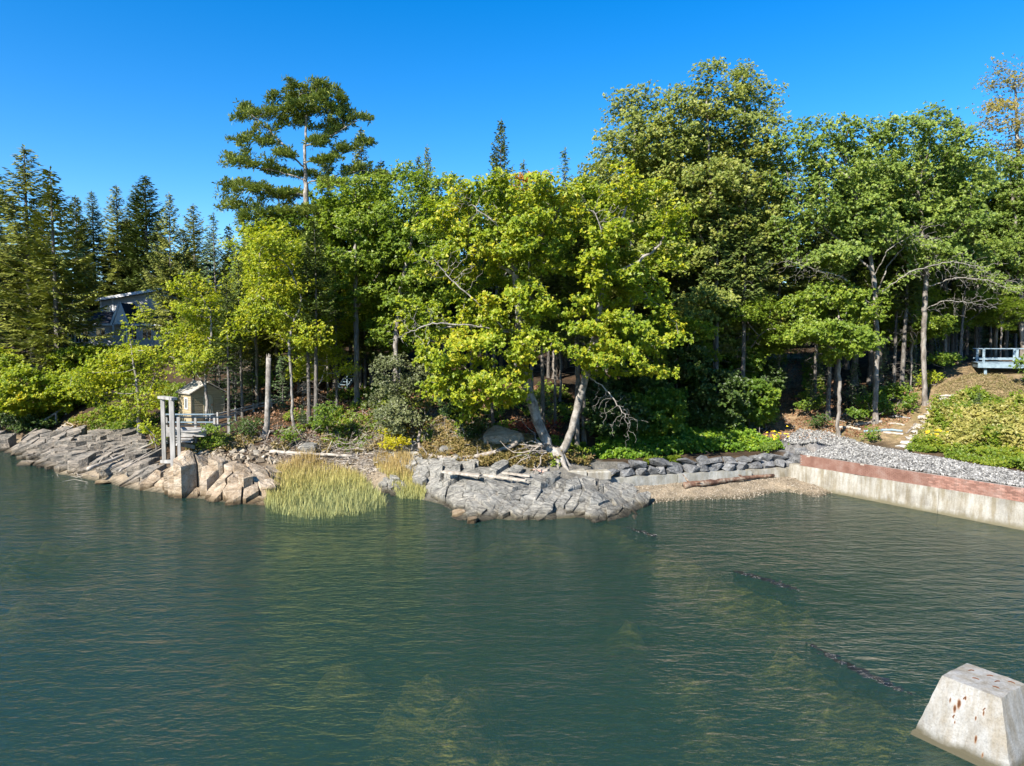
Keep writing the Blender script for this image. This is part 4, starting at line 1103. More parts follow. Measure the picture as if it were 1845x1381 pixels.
for lab, a, b, w in (('bleached white plank on the ledge below the fallen trunk', onz(798, 850, 1.55), onz(866, 857, 1.5), .34), ('second splintered board resting on the ledge', onz(872, 856, 1.5), onz(948, 866, 1.45), .16), ('short split board beside the brick stub', onz(905, 852, 1.6), onz(955, 858, 1.55), .14)):
    o_ = (np.array(a) + b) / 2; tag(MB().beam(a - o_, b - o_, w, .10).build('driftwood_plank', drift_m, None, tuple(o_)), lab, 'plank')
log('timber_pile', 'rusty brown fallen pile lying against the low concrete wall', [hp(1232, 880, .14), hp(1262, 877, .17), hp(1300, 873, .20), hp(1345, 869, .2), hp(1394, 862, .16)], .2, .09, surf_mat('rotten_pile', [(.36, (.07, .038, .026)), (.5, (.16, .085, .055)), (.62, (.30, .24, .18)), (.7, (.42, .37, .30))], 2.2, bump=1.0, space='World', dist=.06), 7, 'pile', knots=4, jitter=.045)
for i, (x0, y0, x1, y1, lab, mt, r0) in enumerate((
        (1507, 772, 1552, 776, 'pale log at the foot of the slender trunks', drift_m, .10), (1538, 769, 1590, 764, 'weathered log edging the dirt clearing', drift_dark, .12), (1556, 780, 1590, 778, 'blue grey board lying in the clearing', blue_paint, .09),
        (1588, 777, 1624, 779, 'short blue grey plank beside the stepping stones', blue_paint, .09), (1590, 783, 1628, 786, 'tan log below the blue plank', drift_m, .09), (1608, 752, 1640, 756, 'grey board above the clearing', wood_grey, .07),
        (1633, 783, 1650, 765, 'brown stick beside the stepping stones', drift_dark, .06), (1632, 816, 1655, 803, 'grey timber at the gravel edge', wood_grey, .10), (1598, 765, 1630, 768, 'curved pale root in the clearing', drift_m, .07))):
    log('lying_log', lab, [hp(x0, y0, r0 * .7), hp((x0 + x1) / 2, (y0 + y1) / 2, r0 * .8), hp(x1, y1, r0 * .7)], r0, r0 * .8, mt, 40 + i, 'log')

def sticks(name, label, gens, mat, seed, kmin=.012, kmax=.035):
    """a tangle of sticks: gens = list of (centre, (sx,sy,sz), n, lmin, lmax, flat)"""
    rr = np.random.default_rng(seed); VV = []; FF = []; b = 0
    for c, s, n, l0, l1, fl in gens:
        for k in range(n):
            p = np.array(c) + rr.normal(0, 1, 3) * np.array(s)
            if fl >= 0: p[2] = max(p[2], 0) if False else p[2]
            gz0 = ground(p[0], p[1]); p[2] = gz0 + .03 + abs(rr.normal(0, s[2]))
            d = rr.normal(size=3); d[2] *= fl; d = d / np.linalg.norm(d)
            L = l0 + (l1 - l0) * rr.random() ** 2; r = kmin + (kmax - kmin) * rr.random() ** 2
            m = p + rr.normal(0, .06, 3) * L; q = np.array([p - d * L / 2, m, p + d * L / 2])
            e1 = nz(np.cross(d, [.3, .2, .9])); e2 = np.cross(d, e1)
            for i in range(3):
                w = r * (1 - .35 * i)
                for a in (0, 2.094, 4.189): VV.append(q[i] + (e1 * math.cos(a) + e2 * math.sin(a)) * w)
            for i in range(2):
                for a in range(3):
                    FF.append((b + i * 3 + a, b + i * 3 + (a + 1) % 3, b + i * 3 + 3 + (a + 1) % 3, b + i * 3 + 3 + a))
            b += 9
    return tag(link(name, mesh_np(name, np.array(VV), np.array(FF), mat)), label, name.replace('_', ' '), kind='stuff')
sticks('driftwood_litter', 'litter of bleached sticks along the cove beach', [(hp(600, 838), (2.2, .5, .08), 260, .3, 1.6, .1), (hp(660, 848), (1.2, .5, .08), 200, .3, 1.2, .12), (hp(690, 830), (.8, .6, .2), 140, .4, 1.5, .35), (hp(640, 815), (1.5, .6, .25), 200, .4, 1.8, .4), (hp(720, 815), (.9, .5, .25), 90, .4, 1.5, .5), (onz(190, 840, .6), (2.0, 1.4, .2), 60, .4, 1.6, .2)], drift_m, 4)
sticks('brushwood', 'tangle of dead grey brush on the bank', [(hp(620, 790), (2.0, 1.3, .35), 260, .4, 1.6, .8), (hp(740, 800), (2.0, .9, .35), 240, .4, 1.4, .9), (hp(500, 800), (1.8, .8, .3), 140, .4, 1.4, .8), (hp(830, 810), (2.0, .7, .25), 140, .3, 1.2, .8), (hp(1150, 790), (3, 1.5, .2), 120, .5, 1.8, .4), (hp(1200, 775), (3, 1.2, .3), 100, .5, 2, .5), (hp(1500, 765), (2, 1, .2), 60, .4, 1.4, .4), (hp(1340, 780), (2, 1, .2), 60, .4, 1.4, .4)], drift_dark, 5)
# ================================================================== plants
UP = np.array([0., 0., 1.])
DENS = 3.7
LIGHTWARD = 1.4
LSIZE = .66
def basis(A):
    ref = np.where(np.abs(A[:, 2:3]) > .9, np.array([[1., 0, 0]]), np.array([[0, 0, 1.]]))
    e1 = nz(np.cross(A, ref)); return e1, np.cross(A, e1)

def whorls(Pw, A, n, L, w, spread, droop, r, fold=.12, jit=.35, up=.0):
    """n leaves round each whorl centre; every leaf is a kite folded on its midrib"""
    N = len(Pw)
    e1, e2 = basis(A)
    ang = (np.arange(n)[None] * 2 * math.pi / n + r.random((N, 1)) * 6.28 + r.normal(0, .3, (N, n)))[..., None]
    rad = e1[:, None] * np.cos(ang) + e2[:, None] * np.sin(ang)
    d = rad * spread + A[:, None] * (1 - spread * .6) + r.normal(0, jit, (N, n, 3)); d[..., 2] -= droop
    d = nz(d).reshape(-1, 3)
    nr = np.repeat(A, n, 0) * .8 + UP * .2 + np.array(to_sun) * LIGHTWARD + r.normal(0, .4, (N * n, 3))      # blades turn to the light; nr = nz(nr - (nr * d).sum(1, keepdims=True) * d)
    sd = np.cross(d, nr)
    Lr = L * (.5 + .9 * r.random((N * n, 1)))
    p0 = np.repeat(Pw, n, 0) + d * Lr * .08
    p1 = p0 + d * Lr * .5 + sd * Lr * w + nr * Lr * fold
    p2 = p0 + d * Lr - UP * Lr * droop * .35
    p3 = p0 + d * Lr * .5 - sd * Lr * w + nr * Lr * fold
    V = np.stack([p0, p1, p2, p3], 1).reshape(-1, 3)
    b = np.arange(N * n)[:, None] * 4
    F = np.concatenate([b + np.array([[0, 1, 2]]), b + np.array([[0, 2, 3]])], 1).reshape(-1, 3)
    return V, F

def resample(pts, step):
    pts = np.array(pts); d = np.r_[0, np.cumsum(np.linalg.norm(np.diff(pts, axis=0), axis=1))]
    n = max(2, int(d[-1] / step)); t = np.linspace(0, d[-1], n + 1)
    q = np.stack([np.interp(t, d, pts[:, i]) for i in range(3)], 1)
    for _ in range(2): q[1:-1] = (q[:-2] + 2 * q[1:-1] + q[2:]) / 4
    return q

def grow(trunks, att, r, step=.45, infl=6.0, kill=.8, maxit=70, trop=.06, wob=.18):
    pos = []; par = []
    for k, tr in enumerate(trunks):
        q = resample(tr, step)
        start = 0
        if k == 0 or len(pos) == 0: prev = -1
        else:
            d = ((np.array(pos) - q[0]) ** 2).sum(1); prev = int(d.argmin()); start = 1
        for p in q[start:]:
            pos.append(p + r.normal(0, .03, 3) * (1 if prev >= 0 else 0)); par.append(prev); prev = len(pos) - 1
    pos = list(pos); P = np.array(pos)
    att = np.array(att); alive = np.ones(len(att), bool)
    nd = np.full(len(att), 1e9); ni = np.zeros(len(att), int)
    def upd(i0, Q):
        d = ((att[:, None] - Q[None]) ** 2).sum(-1); j = d.argmin(1); m = d[np.arange(len(att)), j]
        b = m < nd; nd[b] = m[b]; ni[b] = j[b] + i0
    upd(0, P)
    npos = len(pos); nodes = [P]; nch = np.bincount([p for p in par if p >= 0], minlength=npos).tolist()
    allP = P
    for it in range(maxit):
        act = alive & (nd < infl * infl)
        if it == 0 or not act.any(): act = alive if it < 3 else act
        if not act.any(): break
        ids = ni[act]; vec = nz(att[act] - allP[ids])
        un, inv = np.unique(ids, return_inverse=True)
        dirs = np.zeros((len(un), 3)); np.add.at(dirs, inv, vec)
        dirs = nz(nz(dirs) + UP * trop + r.normal(0, wob, (len(un), 3)))
        ok = np.array([nch[u] < 4 for u in un])
        un = un[ok]; dirs = dirs[ok]
        if len(un) == 0: break
        Q = allP[un] + dirs * step
        i0 = len(allP); allP = np.concatenate([allP, Q]); par.extend(un.tolist())
        for u in un: nch[u] += 1
        nch.extend([0] * len(Q))
        upd(i0, Q); alive &= nd > kill * kill
    return allP, np.array(par), np.array(nch)

def tubes(P, par, rad, nch, kthick=7):
    """frustum per edge, joints matched along the main run of each branch"""
    n = len(P); d = np.zeros((n, 3)); has = par >= 0
    d[has] = nz(P[has] - P[par[has]])
    if (~has).any():
        for i in np.where(~has)[0]:
            c = np.where(par == i)[0]; d[i] = nz(P[c[0]] - P[i]) if len(c) else UP
    main = np.full(n, -1); order = np.argsort(rad); 
    for i in order:
        if par[i] >= 0: main[par[i]] = i            # last written = thickest child
    nd = d.copy()
    mk = main >= 0; nd[mk] = nz(d[mk] + d[main[mk]])
    VV, FF = [], []; off = 0
    E = np.where(has)[0]
    for k, lo, hi in ((kthick, .05, 9), (5, .018, .05), (3, 0, .018)):
        e = E[(rad[E] >= lo) & (rad[E] < hi)]
        if len(e) == 0: continue
        ism = main[par[e]] == e
        d0 = np.where(ism[:, None], nd[par[e]], d[e]); r0 = np.where(ism, rad[par[e]], rad[e] * 1.15); d1 = nd[e]
        ref = np.array([[.37, .81, .45]])
        a = np.arange(k) * 2 * math.pi / k
        rings = []
        for D, Rr, Q in ((d0, r0, P[par[e]]), (d1, rad[e], P[e])):
            e1 = nz(np.cross(D, ref)); e2 = np.cross(D, e1)
            rings.append(Q[:, None] + (e1[:, None] * np.cos(a)[None, :, None] + e2[:, None] * np.sin(a)[None, :, None]) * Rr[:, None, None])
        V = np.concatenate(rings, 1).reshape(-1, 3); m = len(e)
        j = np.arange(k); j2 = (j + 1) % k
        F = np.stack([j, j2, j2 + k, j + k], -1)[None] + (np.arange(m) * 2 * k)[:, None, None]
        VV.append(V); FF.append(F.reshape(-1, 4) + off); off += len(V)
    return np.concatenate(VV), np.concatenate(FF)

def pads_points(pads, Y, total, r, shell=.45, pgrow=1.06):
    out = []
    area = np.array([p[2] * p[3] * (p[5] if len(p) > 5 else 1) for p in pads], float)
    cnt = np.maximum(6, (total * area / area.sum())).astype(int)
    for p, c in zip(pads, cnt):
        dY = p[4] if len(p) > 4 and p[4] is not None else r.normal(0, 1.2)
        m = mpp(Y); cw = at(p[0], p[1], Y + dY)
        v = nz(r.normal(size=(c, 3))) * (shell + (1 - shell) * r.random((c, 1)) ** .6)
        rz = p[3] * m * pgrow; rx = p[2] * m * pgrow
        out.append(cw + v * np.array([rx, max(rx * .8, rz), rz]))
    return np.concatenate(out)

def radii(P, par, base_r, twig):
    n = len(P); cnt = np.zeros(n); ch = np.bincount(par[par >= 0], minlength=n)
    cnt[ch == 0] = 1
    for i in range(n - 1, -1, -1):
        if par[i] >= 0: cnt[par[i]] += cnt[i]
    e = math.log(max(cnt[par < 0].max(), 3)) / math.log(base_r / twig)
    return twig * cnt ** (1 / e), cnt

def broadleaf(name, label, cat, base, Y, trunks, pads, leafm, barkm, natt=420, base_r=.22, L=.2, w=.27, nleaf=5, per=4, sig=.24, droop=.25, spread=.85, seed=1, group=None, kill=.75, step=.42, twigcnt=5, dead=None, infl=6, twig=.010, flare=True, shell=.45, zflat=.5, pin=False):
    r = np.random.default_rng(seed)
    bx = xat(base, Y); b0 = np.array([bx, Y, ground(bx, Y) - .12])
    TR = []
    for k, t in enumerate(trunks):
        pts = [at(p[0], p[1], Y + (p[2] if len(p) > 2 else 0)) for p in t]
        if k == 0 or t[0] == 'g': pts = [b0] + pts
        TR.append(pts)
    att = pads_points(pads, Y, int(natt * 1.45), r, shell)
    P, par, nch = grow(TR, att, r, step=step, kill=kill, infl=infl)
    rad, cnt = radii(P, par, base_r * .82, twig * 1.25)
    if flare:
        h = P[:, 2] - b0[2]; rad = rad * (1 + .7 * np.exp(-h / .35) * (rad > base_r * .4))
    root = thing(name, label, cat, tuple(b0), group=group)
    V, F = tubes(P - b0, par, rad, nch)
    link('trunk', mesh_np('trunk', V, F, barkm, True), root)
    lf = np.where((cnt <= twigcnt) & (par >= 0))[0]
    d = nz(P[lf] - P[par[lf]])
    per = int(per * (DENS if not pin else 2.2) + .5); lsz = LSIZE if not pin else .8
    Pw = np.repeat(P[lf], per, 0) + np.clip(r.normal(0, 1, (len(lf) * per, 3)), -1.7, 1.7) * sig * 1.5 * np.array([1, 1, zflat])
    A = nz(np.repeat(d, per, 0) * .45 + UP * .6 + r.normal(0, .4, (len(lf) * per, 3)))
    V, F = whorls(Pw - b0, A, nleaf, L * lsz, w * 1.1, spread, droop, r)
    link('crown', mesh_np('crown', V, F, leafm), root)
    return root

# ---- leaf and bark colours (real leaf colours: greens turning yellow in early autumn)
g_oakyel = leaf_mat('oak_leaves_yellowing', [(0, (0.093, 0.158, 0.015)), (.35, (0.202, 0.285, 0.021)), (.62, (0.353, 0.405, 0.026)), (.88, (0.554, 0.480, 0.033)), (1, (0.605, 0.360, 0.030))], .5)
g_oak = leaf_mat('oak_leaves_green', [(0, (0.072, 0.128, 0.026)), (0.4, (0.159, 0.237, 0.044)), (0.75, (0.277, 0.358, 0.067)), (0.97, (0.423, 0.448, 0.091)), (1, (0.595, 0.387, 0.061))], .48)
g_oakbright = leaf_mat('oak_leaves_fresh_green', [(0, (0.075, 0.138, 0.018)), (0.45, (0.174, 0.259, 0.028)), (0.8, (0.292, 0.363, 0.040)), (1, (0.435, 0.429, 0.060))], .5)
g_olive = leaf_mat('maple_leaves_olive', [(0, (0.084, 0.121, 0.026)), (0.4, (0.199, 0.254, 0.051)), (0.75, (0.347, 0.363, 0.083)), (0.95, (0.476, 0.411, 0.116)), (1, (0.618, 0.351, 0.073))], .48)
g_yel = leaf_mat('birch_leaves_yellow', [(0, (0.115, 0.189, 0.016)), (.35, (0.243, 0.324, 0.019)), (.7, (0.432, 0.446, 0.024)), (.93, (0.594, 0.499, 0.034)), (1, (0.567, 0.257, 0.027))], .5)
g_gold = leaf_mat('ash_leaves_gold', [(0, (0.130, 0.143, 0.026)), (.5, (0.286, 0.247, 0.052)), (1, (0.442, 0.299, 0.065))], .48)
g_bush = leaf_mat('shrub_leaves_green', [(0, (0.047, 0.102, 0.014)), (.5, (0.120, 0.203, 0.020)), (.85, (0.239, 0.304, 0.025)), (1, (0.415, 0.406, 0.029))], .48)
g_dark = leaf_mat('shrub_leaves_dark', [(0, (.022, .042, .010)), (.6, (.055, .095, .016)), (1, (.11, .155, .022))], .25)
g_grey = leaf_mat('willow_leaves_grey_green', [(0, (.06, .075, .03)), (.5, (.12, .14, .055)), (1, (.20, .21, .08))], .25)
g_gyel = leaf_mat('shrub_leaves_bright_yellow', [(0, (.26, .28, .012)), (.6, (.46, .42, .014)), (1, (.55, .45, .02))], .5)
g_red = leaf_mat('sumac_leaves_red', [(0, (.16, .03, .02)), (.5, (.30, .06, .04)), (1, (.36, .17, .06))], .48)
g_spruce = leaf_mat('spruce_needles', [(0, (0.041, 0.065, 0.017)), (.5, (0.086, 0.122, 0.026)), (1, (0.160, 0.190, 0.036))], .08, .6, .2)
g_sprucey = leaf_mat('spruce_needles_olive', [(0, (0.085, 0.101, 0.022)), (.5, (0.169, 0.193, 0.034)), (1, (0.270, 0.270, 0.046))], .1, .6, .2)
g_pine = leaf_mat('pine_needles', [(0, (.10, .145, .03)), (.5, (.20, .255, .05)), (.85, (.30, .33, .068)), (1, (.30, .21, .06))], .1, .55, .25)
g_fir = leaf_mat('fir_needles_pale', [(0, (0.045, 0.081, 0.034)), (.5, (0.090, 0.140, 0.053)), (1, (0.154, 0.210, 0.077))], .1, .55, .25)
bark = surf_mat('grey_bark', [(.3, (.085, .072, .06)), (.48, (.19, .165, .14)), (.6, (.30, .275, .245)), (.75, (.42, .40, .37))], 3.0, bump=1.0, stretch=(1.5, 1.5, .45), dist=.04)
bark_pale = surf_mat('pale_bark', [(.32, (.10, .088, .075)), (.47, (.22, .20, .175)), (.58, (.33, .305, .275)), (.72, (.45, .425, .39))], 3.5, bump=.8, stretch=(1, 1, .7), dist=.03)
bark_dark = surf_mat('spruce_bark', [(.3, (.060, .050, .042)), (.5, (.14, .125, .11)), (.7, (.25, .235, .215))], 4, bump=1.0, stretch=(2, 2, .6), dist=.03)
twig_dead = surf_mat('dead_twigs', [(.3, (.13, .11, .095)), (.7, (.30, .27, .24))], 5, bump=.2)

# ------------------------------------------------------------------ conifers
def conifer_mesh(Ht, R0, clear, seed, needle, barkm, dens=1.0, dead=0, droop=.25, kl=.42, kw=.17, base_r=None, ragged=.35, power=.85):
    r = np.random.default_rng(seed)
    base_r = base_r or Ht * .0105 + .03
    # trunk
    nT = 14; zz = np.linspace(-.3, Ht, nT); sway = np.cumsum(r.normal(0, .025, (nT, 2)), 0)
    tp = np.c_[sway, zz]; tr = base_r * (1 - np.clip(zz / Ht, 0, 1)) ** .8 + .012; tr[0] *= 1.35
    TV = []; TF = []; off = 0
    def addtube(pts, rad, k):
        nonlocal off
        m = MB().tube(pts, rad, k, cap=False); TV.append(np.array(m.V)); TF.append(np.array(m.F) + off); off += len(m.V)
    addtube(tp, tr, 8)
    Kp, Kd, Kl = [], [], []
    z = Ht * clear
    while z < Ht * .985:
        f = (z - Ht * clear) / (Ht * (1 - clear))
        prof = (1 - f) ** power * min(1, .45 + f * 3.2)
        nb = int(r.integers(4, 7) * dens + .5)
        c = np.array([np.interp(z, zz, tp[:, 0]), np.interp(z, zz, tp[:, 1]), z])
        for b in range(nb):
            L = max(.18, R0 * prof * (1 - ragged + 2 * ragged * r.random() * .8))
            az = r.random() * 6.283; h = np.array([math.cos(az), math.sin(az), 0]); sd = np.array([-h[1], h[0], 0])
            slope = .55 * f - droop * (1 - f) + r.normal(0, .08)
            ns = 5; s = np.linspace(0, 1, ns)
            pts = c + np.outer(s * L, h) + np.outer(L * (slope * s + .18 * s ** 3 - .10 * np.sin(s * 3.1)), UP)
            addtube(pts, np.linspace(.012 + L * .009, .005, ns), 3)
            nk = max(2, int(L / .15))
            for q in np.linspace(.12, 1, nk):
                p = np.array([np.interp(q, s, pts[:, i]) for i in range(3)])
                bl = min(.9, .12 + .42 * L * (1.08 - q) ** .8 * (.6 + .6 * r.random()))
                for sg in (-1, 1):
                    dv = h * .75 + sd * sg * .8 + UP * r.normal(-.05, .14)
                    nn = max(1, int(bl / .24))
                    for t in range(nn):
                        Kp.append(p + dv * bl * (t / max(nn, 1)) - UP * .10 * (t / nn) * bl); Kd.append(dv + UP * r.normal(-.08, .2) + sd * r.normal(0, .25)); Kl.append(kl * (.75 + .5 * r.random()))
                Kp.append(p); Kd.append(h + UP * r.normal(.12, .22) + sd * r.normal(0, .4)); Kl.append(kl)
        z += (.26 + .34 * (1 - f)) * (Ht / 20) ** .5 * (.8 + .4 * r.random())
    # leader
    for k in range(14):
        a = r.random() * 6.28; Kp.append(np.array([tp[-1, 0], tp[-1, 1], Ht * (1 - .05 * r.random())])); Kd.append(np.array([math.cos(a) * .6, math.sin(a) * .6, .9])); Kl.append(kl * .7)
    # dead lower branches
    for k in range(dead):
        z = Ht * (.06 + (clear + .10 - .06) * r.random()); az = r.random() * 6.283; L = R0 * (.25 + .65 * r.random()) * (.6 + .5 * z / (Ht * clear + .1))
        h = np.array([math.cos(az), math.sin(az), 0]); c = np.array([np.interp(z, zz, tp[:, 0]), np.interp(z, zz, tp[:, 1]), z])
        pts = [c, c + h * L * .5 + UP * r.normal(-.03, .05) * L, c + h * L + UP * r.normal(-.22, .12) * L]
        addtube(np.array(pts), [.02, .013, .004], 3)
        for q in range(3):
            b = np.array(pts[1]) + (np.array(pts[2]) - pts[1]) * r.random(); dd = nz(h + r.normal(0, .7, 3)); dd[2] -= .2
            addtube(np.array([b, b + dd * L * .15, b + dd * L * .32]), [.008, .006, .003], 3)
    P = np.array(Kp); D = nz(np.array(Kd)); Ln = np.array(Kl)[:, None]
    N = len(P)
    nr = UP * .6 + np.array(to_sun) * .6 + r.normal(0, .4, (N, 3)); nr = nz(nr - (nr * D).sum(1, keepdims=True) * D); sdv = np.cross(D, nr)
    p1 = P + D * Ln * .45 + sdv * Ln * kw - UP * Ln * .05; p2 = P + D * Ln - UP * Ln * .06; p3 = P + D * Ln * .45 - sdv * Ln * kw - UP * Ln * .05
    V = np.stack([P, p1, p2, p3], 1).reshape(-1, 3); b = np.arange(N)[:, None] * 4
    F = np.concatenate([b + np.array([[0, 1, 2]]), b + np.array([[0, 2, 3]])], 1).reshape(-1, 3)
    return mesh_np('trunk', np.concatenate(TV), np.concatenate(TF), barkm, True), mesh_np('crown', V, F, needle)

PROTO = {}
def proto(key, *a, **k):
    PROTO[key] = (a[0],) + conifer_mesh(*a, **k)
proto('thick', 20, 3.4, .03, 9, g_spruce, bark_dark, dens=1.2, ragged=.3, kl=.5, kw=.2)
proto('tall', 22, 4.5, .12, 1, g_spruce, bark_dark, dens=1.25, dead=16, ragged=.4)
proto('tall2', 22, 4.0, .18, 2, g_sprucey, bark_dark, dens=1.25, dead=22, ragged=.45, droop=.35)
proto('olive', 20, 4.8, .12, 3, g_sprucey, bark_dark, dead=26, ragged=.55, droop=.32)
proto('forest', 20, 2.6, .45, 4, g_spruce, bark_dark, dead=60, ragged=.4, dens=1.3)
proto('forest2', 20, 2.3, .52, 5, g_spruce, bark_dark, dead=80, ragged=.45, dens=1.3)
proto('fir', 12, 2.1, .05, 6, g_fir, bark_dark, dead=8, ragged=.3, kl=.26, base_r=.11)
proto('sapling', 3.2, 1.0, .03, 7, g_fir, bark_dark, kl=.2, dens=1.4, base_r=.035, ragged=.3)
def conifer(name, label, key, base, top_z, width=1.0, rz=0.0, cat='tree', group=None, lean=(0, 0)):
    """base = ground point, scaled so that its tip reaches top_z"""
    Ht, tm, cm = PROTO[key]; s = (top_z - base[2]) / Ht
    o = thing(name, label, cat, tuple(base), rz, group); o.scale = (s * width, s * width, s); o.rotation_euler = (lean[0], lean[1], rz)
    link('trunk', tm, o); link('crown', cm, o); return o
def con_px(name, label, key, px, py, Y, width=1.0, group=None, rz=None, lean=(0, 0)):
    b = G(px, Y); t = at(px, py, Y); return conifer(name, label, key, b, t[2], width, rz if rz is not None else (px * 1.7) % 6.28, group=group, lean=lean)

# the named conifers along the skyline
SPR = [(338, 410, 68, 'olive', .9, 'low olive spruce right of the house'), (292, 395, 84, 'tall', 1.0, 'dark spruce behind the dormer end'), (235, 400, 90, 'thick', 1.0, 'dark spruce in the gap over the roof'), (420, 405, 63, 'olive', .8, 'olive spruce filling the gap left of the white pine'), (385, 415, 70, 'tall', .9, 'dark spruce behind the slender pale fir'), (60, 262, 66, 'olive', 1.0, 'tallest ragged spruce of the far corner, tip above its neighbours'), (106, 302, 62, 'olive', 1.05, 'broad olive spruce in front of the tallest ragged spruce'), (6, 308, 69, 'olive', 1.1, 'spruce cut off by the picture edge beside the tallest one'),
       (150, 352, 84, 'tall2', .9, 'spruce half hidden behind the broad olive spruce'), (178, 342, 86, 'tall', .8, 'narrow spruce standing above the house dormer'), (219, 333, 86, 'tall2', .95, 'second narrow spruce above the house roof'), (256, 330, 87, 'tall', .8, 'slim spruce tip touching the dark double spruce'),
       (272, 314, 85, 'tall', 1.05, 'dark double topped spruce behind the house'), (314, 347, 66, 'olive', .75, 'loose olive spruce overhanging the house roof end'), (356, 367, 73, 'olive', .9, 'dark spruce between the house and the white pine'), (396, 384, 62, 'fir', .85, 'slender pale fir with bare trunk left of the white pine'),
       (424, 452, 58, 'fir', .9, 'pale green fir below the white pine limbs'), (655, 229, 67, 'tall2', .75, 'dark spruce tip just right of the white pine crown'), (690, 285, 65, 'tall', .8, 'low dark spruce tip beside the pine'), (757, 276, 70, 'tall', .55, 'shorter of the twin spruce spires'),
       (772, 261, 70, 'tall2', .5, 'taller of the twin spruce spires'), (903, 211, 62, 'tall', .62, 'solitary pointed spruce spire against the sky'), (946, 288, 66, 'fir', .7, 'small pale spruce tip beside the solitary spire'), (1020, 266, 64, 'fir', .8, 'crooked thin spruce left of the tall maples'),
       (455, 405, 60, 'olive', .9, 'olive spruce tangled with the white pine trunk'), (600, 330, 61, 'olive', .9, 'olive spruce close behind the white pine'), (1705, 205, 66, 'tall', .6, 'spruce tip showing behind the right hand oaks'), (1145, 195, 62, 'tall2', .7, 'dead tinged spruce inside the tall maple crown'), (490, 400, 58, 'olive', .7, 'small olive spruce at the foot of the white pine')]
for px, py, Y, k, w, lab in SPR:
    if px < 400 and px not in (314, 106): w *= 1.2
    con_px('spruce_tree', lab, k, px, py, Y, w, 'conifers along the skyline')

# the shaded spruces of the wood behind, filling the depth of the forest
sky_x = [-150, 0, 100, 170, 300, 400, 480, 600, 700, 800, 900, 1000, 1060, 1100, 1250, 1400, 1500, 1650, 1750, 1845, 2000]
sky_y = [330, 345, 350, 385, 390, 430, 330, 330, 345, 350, 350, 350, 300, 250, 210, 250, 270, 260, 300, 340, 340]
rf = np.random.default_rng(31)
first_row = 0
for row, (Y, dx) in enumerate(((56, 66), (62, 66), (69, 62), (78, 46), (88, 38), (100, 34))):
    px = -110 + rf.random() * 40
    while px < 1960:
        YY = Y + rf.normal(0, 1.6); ok = True
        pth = np.interp(YY, [44, 70], [1420, 1416])
        if abs(px - pth) < (48 if YY < 72 else 20): ok = False
        if 90 < px < 330 and YY < 84: ok = False
        if px > 1660 and YY < 58: ok = False
        if px < 330 and YY < 66: ok = False
        if ok:
            tip = np.interp(px, sky_x, sky_y) + 25 + 110 * rf.random()
            key = ('forest', 'forest2', 'tall2', 'forest')[int(rf.integers(0, 4))] if px > 350 else ('tall', 'tall2')[int(rf.integers(0, 2))]
            if YY > 74: key = 'thick'
            con_px('spruce_tree', 'dark shaded spruce standing deep in the wood', key, px, tip, YY, .85 + .35 * rf.random(), 'dark spruces deep in the wood', rf.random() * 6.28)
        px += dx * (.7 + .6 * rf.random())

# ------------------------------------------------------------------ slender pale trunks at the wood's edge (poles with high crowns)
POLES = [(413, 780, 'pale slender fir trunk beside the shed', .0), (437, 752, 'thin pole trunk right of the shed', 0), (527, 782, None, 0), (557, 765, 'thin grey trunk right of the curved birch', 0), (570, 770, 'second thin grey trunk right of the curved birch', 0),
         (607, 735, 'grey pole trunk left of the bank stairs', 0), (1040, 815, 'straight lichen trunk behind the oak fork', 0), (1052, 800, 'leaning grey trunk right of the oak fork', .02), (1000, 770, 'thin trunk seen through the oak fork', 0), (978, 775, 'thin bare pole left inside the oak fork', 0),
         (890, 770, 'thin leaning pale pole left of the oak', -.1), (1610, 722, 'straight pale trunk above the dirt clearing', 0), (1622, 728, 'leaning pale trunk above the dirt clearing', .05), (1660, 665, 'forked grey trunk by the hill shrub', .05), (1728, 655, 'leaning pale trunk left of the platform', -.06),
         (1742, 640, 'grey trunk with the ladder', -.04), (1722, 640, 'stout dark trunk behind the leaning pale one', 0), (1765, 640, 'dark trunk behind the platform end', 0), (1785, 645, 'thin pole trunk behind the platform', .04), (1830, 632, 'stout brown trunk over the platform', .03), (1492, 758, 'left pole of the slender pair on the clearing', 0), (1468, 725, 'short pale trunk beside the dirt path', 0), (1337, 770, 'pale thin trunk at the dark thicket edge', 0), (1290, 775, 'grey trunk in the dark thicket', 0), (1585, 690, 'grey trunk behind the small oak', 0), (650, 690, 'thin trunk on the shaded bank', 0), (668, 672, 'thinner trunk on the shaded bank', 0)]
for px, py, lab, lean in POLES:
    if lab is None: continue
    b = hit(px, py); b[2] -= .1
    tip = np.interp(px, sky_x, sky_y) + 60 + 60 * rf.random()
    tz = at(px, tip, b[1])[2]
    conifer('slender_spruce', lab, 'forest2' if rf.random() < .6 else 'forest', b, tz, .72 + .2 * rf.random(), rf.random() * 6.28, 'tree', 'slender trunks at the edge of the wood', (0, lean))

